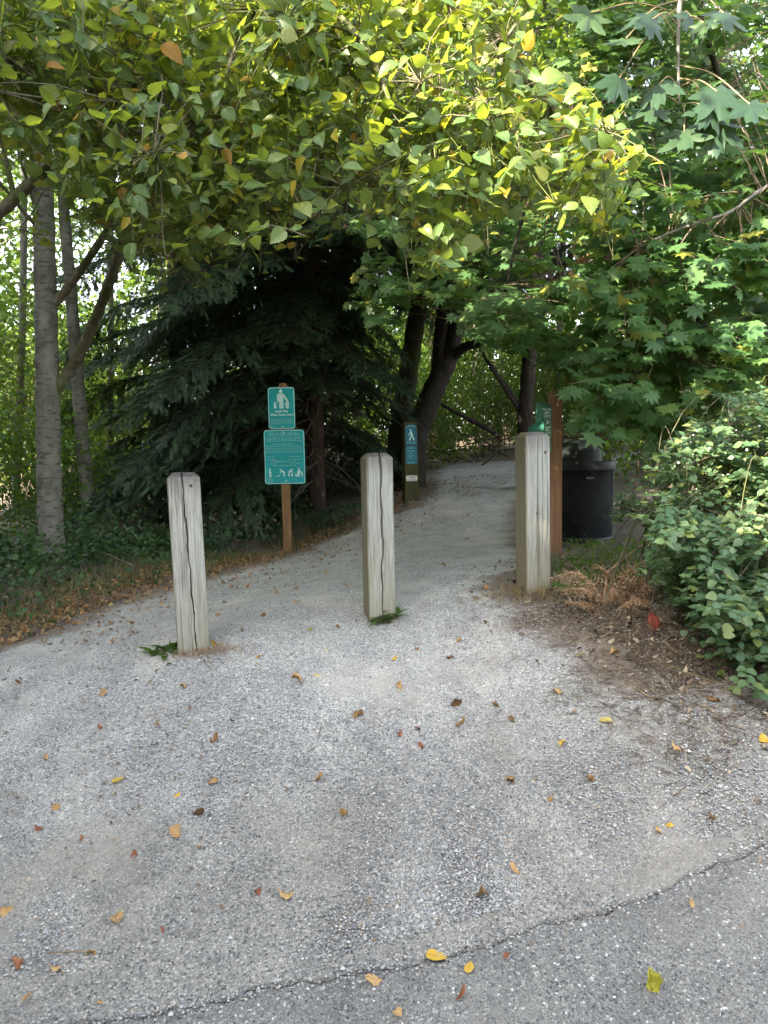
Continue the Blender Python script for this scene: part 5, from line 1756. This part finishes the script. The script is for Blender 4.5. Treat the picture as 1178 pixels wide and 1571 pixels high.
# fallen fir boughs and a heap of browned leaves at the foot of the fir
for k, (px, py, sc_, rot, lb) in enumerate([(255, 838, .42, 1.9, 'low fir bough lying left of the first bollard'), (345, 835, .5, 1.2, 'low fir bough lying behind the first bollard'), (390, 800, .5, 1.75, 'low fir bough lying under the pet signs'), (190, 850, .45, 1.4, 'low fir bough lying beside the alder foot'), (545, 800, .45, 2.1, 'low fir bough lying right of the sign post')]):
    g = G(px, py)
    o = bpy.data.objects.new('fir_bough', BOUGH[k % 6]); COL.objects.link(o)
    o.matrix_world = Matrix.Translation(g + Vector((.3, .35, .16))) @ Matrix.Rotation(rot, 4, 'Z') @ Matrix.Rotation(.05, 4, 'X') @ Matrix.Scale(sc_, 4)
    tag(o, lb, 'fir bough', 'fir boughs on the ground')
g = np.array(G(345, 842)) + np.array([0, .25, .25])
q_ = g + rng.normal(0, 1, (170, 3)) * np.array([.26, .12, .09])
mb = MB(); emit(mb, [ovate(5, .36, .5, .5), ovate(5, .3, -.6, -.4)], q_, rng.normal(0, 1, q_.shape), rng.normal(0, .6, q_.shape) + np.array([0, -.5, 1]), rng.uniform(.03, .07, len(q_)))
tag(part('dead_leaf_heap', mb, M['duff']), 'small heap of browned dead leaves behind the left bollard', 'leaf heap', kind='stuff')

# dead bracken beside the right bollard
def bracken():
    root = G(935, 930)
    t_ = thing('dead_bracken', root, 'collapsed orange-brown bracken fern beside the right bollard', 'fern')
    def frond(a, m_, e, w):
        c_ = spline([a, m_, e], 12)
        f_ = MB().tube(c_, np.linspace(.004, .0012, len(c_)), 4, cap=False)
        k = len(c_)
        pos, d, s_ = [], [], []
        for i in range(2, k):
            tn = unit(c_[min(i + 1, k - 1)] - c_[i - 1])
            sd_ = unit(np.cross(tn, (0, -.4, 1)))
            pl = w * math.sin(math.pi * (i / k) ** .7) + .012
            for sg in (-1, 1):
                dv_ = unit(sd_ * sg + tn * .45 + np.array([0, 0, -.35]) + rng.normal(0, .15, 3))
                for j in range(5):
                    b = c_[i] + dv_ * pl * (j / 5)
                    for s2 in (-1, 1):
                        pos.append(b); d.append(tn * s2 + dv_ * .5 + rng.normal(0, .2, 3)); s_.append(pl * .20 * (1 - j / 7))
        emit(f_, ovate(3, .3, .2, .5, pet=0), np.array(pos), np.array(d), rng.normal(0, .3, (len(pos), 3)) + np.array([0, -.4, 1]), np.array(s_))
        part('frond', f_, M['bracken'], t_)
    fr = [((930, 925), (890, 880), (838, 888), .10), ((930, 930), (905, 905), (852, 905), .10), ((935, 925), (960, 880), (1005, 850), .09), ((940, 930), (960, 905), (985, 880), .10), ((930, 935), (900, 925), (868, 925), .08),
          ((945, 935), (975, 920), (1000, 925), .08), ((950, 925), (990, 890), (985, 940), .08), ((925, 925), (930, 880), (915, 865), .09), ((960, 930), (940, 905), (925, 940), .08)]
    for a, m_, e, w in fr:
        A = np.array(G(*a, .01)); Mi = np.array(P(*m_, A[1] - .02 + rng.normal(0, .06))); E = np.array(P(*e, A[1] - .08 + rng.normal(0, .05)))
        for v in (Mi, E):
            v[2] = max(v[2], gz(v[0], v[1]) + .02)
        frond(A, Mi, E, w)
    A = np.array(G(905, 905, .02))
    c_ = spline([A, P(950, 862, A[1] + .05), P(1000, 826, A[1] + .1)], 6)
    part('stalk', MB().tube(c_, np.linspace(.006, .004, len(c_)), 6), M['stem_red'], t_)
bracken()
# dry grass at the foot of the right bollard
g = G(808, 918)
t_ = thing('dry_grass_tuft', g, 'straw-coloured grass tuft at the foot of the right bollard', 'grass tuft')
p = np.array(g)[None, :2] + rng.normal(0, 1, (520, 2)) * np.array([.17, .07]) + np.array([.03, .0])
mb = MB(); blades(mb, on_ground(p), rng.uniform(.03, .11, 520), rng.uniform(.0009, .0018, 520), 1.5, .55)
part('blade', mb, M['straw'], t_, kind='stuff')
# small weeds at the bollard feet
def weed(px, py, n, L, wid, mat, label, spread=.03, up=.8, extra=None):
    g = G(px, py)
    t_ = thing('weed', g, label, 'weed')
    a = rng.uniform(0, 6.28, n)
    pos = on_ground(np.array(g)[None, :2] + rng.normal(0, spread, (n, 2)), .015)
    d = np.stack([np.cos(a), np.sin(a), rng.uniform(.2, up, n)], -1)
    leaf_objects(t_, 'leaf', [ovate(6, wid, .3, .35), ovate(6, wid * .8, .2, .6)], M[mat], pos, d, np.tile([0, 0, 1.0], (n, 1)) - d * .3, rng.uniform(L * .6, L * 1.15, n))
    if extra:
        mb_ = MB(); p = np.array(g)[None, :2] + rng.normal(0, extra[1], (extra[0], 2))
        blades(mb_, on_ground(p, .01), rng.uniform(.02, .05, extra[0]), rng.uniform(.0008, .0014, extra[0]), 1.6, .5)
        part('dry_stalk', mb_, M['duff'], t_, kind='stuff')
weed(593, 954, 44, .115, .13, 'shrub', 'narrow-leaved green weed with reddish stalks at the middle bollard', .025, 1.0, (160, .05))
weed(255, 1008, 16, .10, .2, 'shrub', 'green dandelion-like weed at the left bollard', .04, 1.3, (40, .05))
weed(268, 998, 10, .07, .25, 'shrub', 'small leafy sprout between the dandelion-like weed and the left bollard', .02, 1.8)
weed(235, 1042, 12, .035, .3, 'grass', 'tiny flat weed in front of the left bollard', .05, .4)
g = G(318, 1008)
p = np.array(g)[None, :2] + rng.normal(0, 1, (240, 2)) * np.array([.10, .03])
mb = MB(); blades(mb, on_ground(p, .012), rng.uniform(.03, .09, 240), rng.uniform(.0008, .0014, 240), 2.2, .85)
tag(part('dry_needles', mb, M['bracken']), 'scatter of orange dry needles at the right foot of the left bollard', 'needles', kind='stuff')

# ------------------------------------------------------------------ single fallen leaves and sticks
FM = {'y': ('yellow', leafmat('fallen_yellow', [(0, (.60, .38, .05)), (1, (.66, .44, .08))], (.6, .4, .05), .12, .55, .3, vein=.9, fallen=True)),
      'o': ('tan orange', leafmat('fallen_orange', [(0, (.42, .25, .10)), (.5, (.50, .33, .15)), (1, (.36, .19, .08))], (.45, .22, .06), .12, .6, .3, vein=.9, fallen=True)),
      'p': ('pale cream', leafmat('fallen_pale', [(0, (.56, .46, .16)), (1, (.62, .54, .26))], (.5, .4, .1), .12, .6, .3, vein=.9, fallen=True)),
      'b': ('dark brown', leafmat('fallen_brown', [(0, (.14, .085, .04)), (1, (.20, .12, .05))], (.15, .08, .03), .1, .6, .3, vein=.9, fallen=True)),
      'r': ('reddish brown', leafmat('fallen_red', [(0, (.24, .085, .045)), (1, (.30, .12, .06))], (.25, .08, .04), .1, .6, .3, vein=.9, fallen=True)),
      'R': ('rust red', leafmat('fallen_rust', [(0, (.20, .045, .03)), (1, (.26, .06, .038))], (.2, .05, .03), .1, .6, .3, vein=.9, fallen=True)),
      'g': ('yellow-green', leafmat('fallen_green', [(0, (.30, .30, .03)), (1, (.36, .34, .04))], (.3, .34, .03), .15, .5, .35, vein=.9, fallen=True))}
def curled(seed):
    r = np.random.default_rng(seed)
    T = ovate(13, r.uniform(.26, .42), r.choice([-1, 1]) * r.uniform(.3, 1.3), r.uniform(-.8, .9), r.uniform(.04, .12), r.normal(0, .5), pet=.22)
    v = T['v']
    v[:-3] += r.normal(0, .028, v[:-3].shape)
    v[:-3, 2] += .10 * np.sin(v[:-3, 1] * r.uniform(4, 9) + r.uniform(0, 6)) * (1 + 2 * v[:-3, 0])
    v[:-3, 0] *= 1 - r.uniform(0, .5) * v[:-3, 1] * r.integers(0, 2)
    return T
flat_T = ovate(13, .38, .12, .08, .06, pet=.18)
LEAVES = [
    (182, 1198, 24, 'y', 'bright yellow oval leaf lying alone on the gravel left of centre'), (670, 1475, 34, 'y', 'large serrated yellow leaf lying just below the crack'), (720, 1488, 24, 'y', 'curled golden leaf right of the large yellow one'),
    (995, 1525, 34, 'g', 'yellow-green leaf standing on its edge on the asphalt'), (737, 1380, 28, 'b', 'dark olive-brown curled leaf just above the crack'), (930, 1111, 26, 'p', 'pale cream leaf near the right bank'),
    (572, 1515, 28, 'o', 'long tan curled leaf at the bottom, left of the large yellow leaf'), (705, 1533, 24, 'r', 'crumpled reddish leaf at the bottom below the large yellow one'), (609, 1567, 18, 'o', 'tan leaf cut by the bottom edge'),
    (1063, 1395, 20, 'o', 'small tan leaf on the asphalt right of the crack'), (792, 1342, 24, 'o', 'tan leaf above the crack, right of the dark curled leaf'), (1000, 962, 42, 'R', 'crumpled rust-red leaf on the right bank below the bracken'),
    (528, 1260, 24, 'o', 'pale tan leaf in the middle of the gravel'), (438, 1385, 28, 'o', 'long tan leaf left of centre on the lower pavement'), (178, 1419, 28, 'o', 'broken orange leaf at lower left'), (145, 1471, 26, 'o', 'orange-brown upright leaf at lower left'),
    (8, 1410, 26, 'o', 'tan leaf at the end of the straw twig at the left edge'), (29, 1487, 20, 'r', 'reddish crumpled leaf at the lower left edge'), (267, 1285, 22, 'o', 'tan folded leaf left of centre'), (307, 1256, 28, 'b', 'long dark curled leaf left of centre'),
    (89, 1244, 22, 'o', 'orange leaf near the left edge'), (1026, 1272, 18, 'y', 'small yellow-tan leaf of the close pair on the right pavement'), (1010, 1278, 14, 'o', 'smaller leaf of the close pair on the right pavement'), (1092, 1265, 24, 'b', 'narrow brown leaf near the right end of the crack'),
    (700, 1090, 24, 'b', 'dark curled leaf right of centre on the bright gravel'), (705, 1117, 22, 'o', 'tan star-shaped scrap below the dark curled leaf'), (458, 1053, 26, 'o', 'orange leaf in front of the gap between left and middle bollards'), (332, 1144, 22, 'o', 'orange leaf in front of the left bollard'),
    (548, 1098, 22, 'o', 'tan upright leaf in front of the middle bollard'), (612, 1060, 16, 'o', 'small orange leaf in front of the middle bollard, to its right'), (784, 1202, 22, 'o', 'broad tan leaf right of centre'), (1125, 1068, 24, 'o', 'tan leaf on the right bank by the bush'), (1092, 1080, 28, 'o', 'long orange leaf at the edge of the right bank'),
    (1171, 1140, 18, 'y', 'yellow leaf at the right edge of the picture'), (863, 1147, 20, 'y', 'yellow-tan leaf right of centre on the gravel'), (845, 1232, 16, 'o', None), (904, 1203, 16, 'o', None), (1040, 1151, 20, 'o', None), (856, 1065, 16, 'o', None),
    (488, 1202, 18, 'o', None), (328, 1206, 22, 'o', None), (271, 1223, 14, 'y', None), (305, 1311, 14, 'o', None), (207, 1322, 14, 'r', None), (395, 1377, 16, 'r', None), (84, 1500, 20, 'o', None), (43, 1537, 18, 'o', None), (153, 1550, 14, 'o', None), (250, 1436, 12, 'r', None),
    (70, 1167, 14, 'o', None), (154, 1121, 10, 'r', None), (489, 1039, 18, 'p', None), (283, 1056, 18, 'o', None), (158, 1066, 18, 'o', None), (761, 1089, 16, 'b', None), (646, 1152, 16, 'r', None), (614, 1130, 14, 'r', None), (639, 1125, 16, 'r', None), (785, 1112, 16, 'b', None),
    (891, 1009, 12, 'p', None), (941, 1009, 18, 'o', None), (822, 1204, 12, 'o', None), (605, 1014, 14, 'y', None), (330, 995, 16, 'y', 'yellow leaf resting against the left bollard'), (372, 972, 14, 'o', None), (404, 948, 12, 'o', None), (475, 968, 16, 'g', 'yellow-green leaf between the left and middle bollards'),
    (500, 1000, 12, 'p', None), (705, 985, 12, 'o', None), (690, 1015, 14, 'r', None), (455, 925, 12, 'o', None), (530, 900, 10, 'o', None), (745, 905, 10, 'o', None), (680, 870, 9, 'o', None), (30, 1050, 14, 'o', None), (200, 960, 14, 'o', None), (420, 905, 10, 'o', None), (640, 1000, 10, 'r', None),
    (776, 1480, 12, 'r', None), (355, 1110, 12, 'r', None), (715, 830, 8, 'o', None), (500, 880, 10, 'o', None), (240, 1120, 12, 'o', None), (125, 1290, 12, 'r', None), (60, 1275, 16, 'r', None), (880, 1100, 12, 'o', None), (520, 965, 12, 'o', None), (395, 1010, 12, 'y', None), (745, 960, 10, 'b', None)]
MARKS = [((298, 985), 'left bollard'), ((582, 940), 'middle bollard'), ((818, 900), 'right bollard'), ((182, 1198), 'bright yellow oval leaf'), ((528, 1260), 'pale tan leaf mid-gravel'), ((700, 1090), 'dark curled leaf on bright gravel'),
         ((930, 1111), 'pale cream leaf'), ((737, 1380), 'olive-brown leaf above the crack'), ((670, 1475), 'large serrated yellow leaf'), ((178, 1419), 'broken orange leaf'), ((307, 1256), 'long dark curled leaf'), ((784, 1202), 'broad tan leaf'), ((1026, 1272), 'close pair of leaves')]
def own_labels(L):
    """Labels for the small leaves: kind, size and where each lies from something one can find."""
    raw = {}
    for k, (px, py, sz, kd, lb) in enumerate(L):
        if lb:
            continue
        (mx, my), nm = min(MARKS, key=lambda m: (m[0][0] - px) ** 2 + (1.5 * (m[0][1] - py)) ** 2)
        dx, dy = px - mx, 1.5 * (py - my)
        way = ('right of' if dx > 0 else 'left of') if abs(dx) > abs(dy) else ('in front of' if dy > 0 else 'behind')
        raw.setdefault((FM[kd][0], way, nm), []).append((math.hypot(dx, dy), k))
    out = {}
    for (c, way, nm), v in raw.items():
        v.sort()
        for q, (dd, k) in enumerate(v):
            w = '' if len(v) == 1 else ('nearest ' if q == 0 else 'farthest ' if q == len(v) - 1 else 'middle ' if len(v) == 3 else ('second ' if q == 1 else 'third '))
            out[k] = f'{w}small {c} leaf {way} the {nm}'
    return out
OWN = own_labels(LEAVES)
for k, (px, py, sz, kd, lb) in enumerate(LEAVES):
    g = G(px, py, .017)
    L = sz * g.y / 1100 * (1.05 if sz > 30 else .92)
    T_ = flat_T if (kd in 'yp' and sz > 20) else curled(300 + k)
    mb = MB().add(T_['v'] - np.array([0, .5, 0]), T_['f'], T_['uv'])
    o = link('fallen_leaf', mb.mesh('fallen_leaf', FM[kd][1]))
    r = random.Random(k)
    zmin = min(v.co.z for v in o.data.vertices)
    o.matrix_world = Matrix.Translation(g + Vector((0, 0, -zmin * L * .55 + .004))) @ Matrix.Rotation(r.uniform(0, 6.28), 4, 'Z') @ Matrix.Rotation(r.uniform(-.25, .35), 4, 'X') @ Matrix.Rotation(r.uniform(-.3, .3), 4, 'Y') @ Matrix.Scale(L, 4)
    if px == 995:
        o.matrix_world = Matrix.Translation(g + Vector((0, 0, L * .40))) @ Matrix.Rotation(.35, 4, 'Z') @ Matrix.Rotation(1.1, 4, 'X') @ Matrix.Scale(L, 4)
    if px == 670:
        o.matrix_world = Matrix.Translation(g + Vector((0, 0, .006))) @ Matrix.Rotation(-1.75, 4, 'Z') @ Matrix.Scale(L, 4)
    tag(o, lb or OWN[k], 'fallen leaf', 'fallen leaves on the path and pavement')
def stick(p0, p1, r, label, mat='bracken', dz=.02, lift=0.0):
    a, b = G(*p0, dz), G(*p1, dz + lift)
    c_ = wander(a, b, 8, .04)
    c_[:, 2] = np.maximum(c_[:, 2], gzv(c_[:, 0], c_[:, 1]) + dz)
    tag(part('twig', MB().tube(c_, np.linspace(r, r * .6, 8), 5), M[mat]), label, 'twig')
stick((12, 1400), (66, 1338), .0028, 'straw-coloured twig running up from the tan leaf at the left edge', 'straw')
stick((1022, 1022), (1115, 1056), .0035, 'long tan stalk lying on the right bank below the bush', 'straw')
stick((205, 868), (150, 845), .006, 'bare broken stick lying left of the first bollard', 'deadtwig', .12)
stick((75, 1467), (160, 1462), .0015, 'thin pale straw at lower left', 'straw')
stick((490, 1132), (493, 1112), .003, 'short brown stick on the gravel in front of the middle bollard', 'deadtwig')
stick((1000, 1075), (955, 1045), .0025, 'short straw crossing the right bank', 'straw')
# fine brown crumbs strewn over the path
def crumbs():
    n = 6500
    Yc = 1.95 / (1 - rng.random(n) * .7)
    x = rng.uniform(-1, 1, n) * Yc * .6
    k = in_poly(x, Yc, np.vstack([path_poly, [(9, 1.0), (-6, .1)]])) & (rng.random(n) < np.clip(.35 + .5 * fbm(x, Yc, 33, ((1.1, 1), (2.7, .7))), .04, 1))
    c_ = np.stack([x[k], Yc[k]], -1)
    d = rng.normal(0, 1, (len(c_), 3)) * np.array([1, 1, .15])
    mb = MB()
    emit(mb, [ovate(4, .14, .5, .2, pet=0), ovate(4, .3, .5, .4, pet=0)], on_ground(c_, .021), d, np.array([0, 0, 1.0]) + rng.normal(0, .3, (len(c_), 3)), rng.uniform(.006, .028, len(c_)) * rng.uniform(.5, 1, len(c_)))
    tag(part('leaf_crumbs', mb, M['duff']), 'fine brown leaf crumbs and seeds strewn over the path', 'crumbs', kind='stuff')
crumbs()
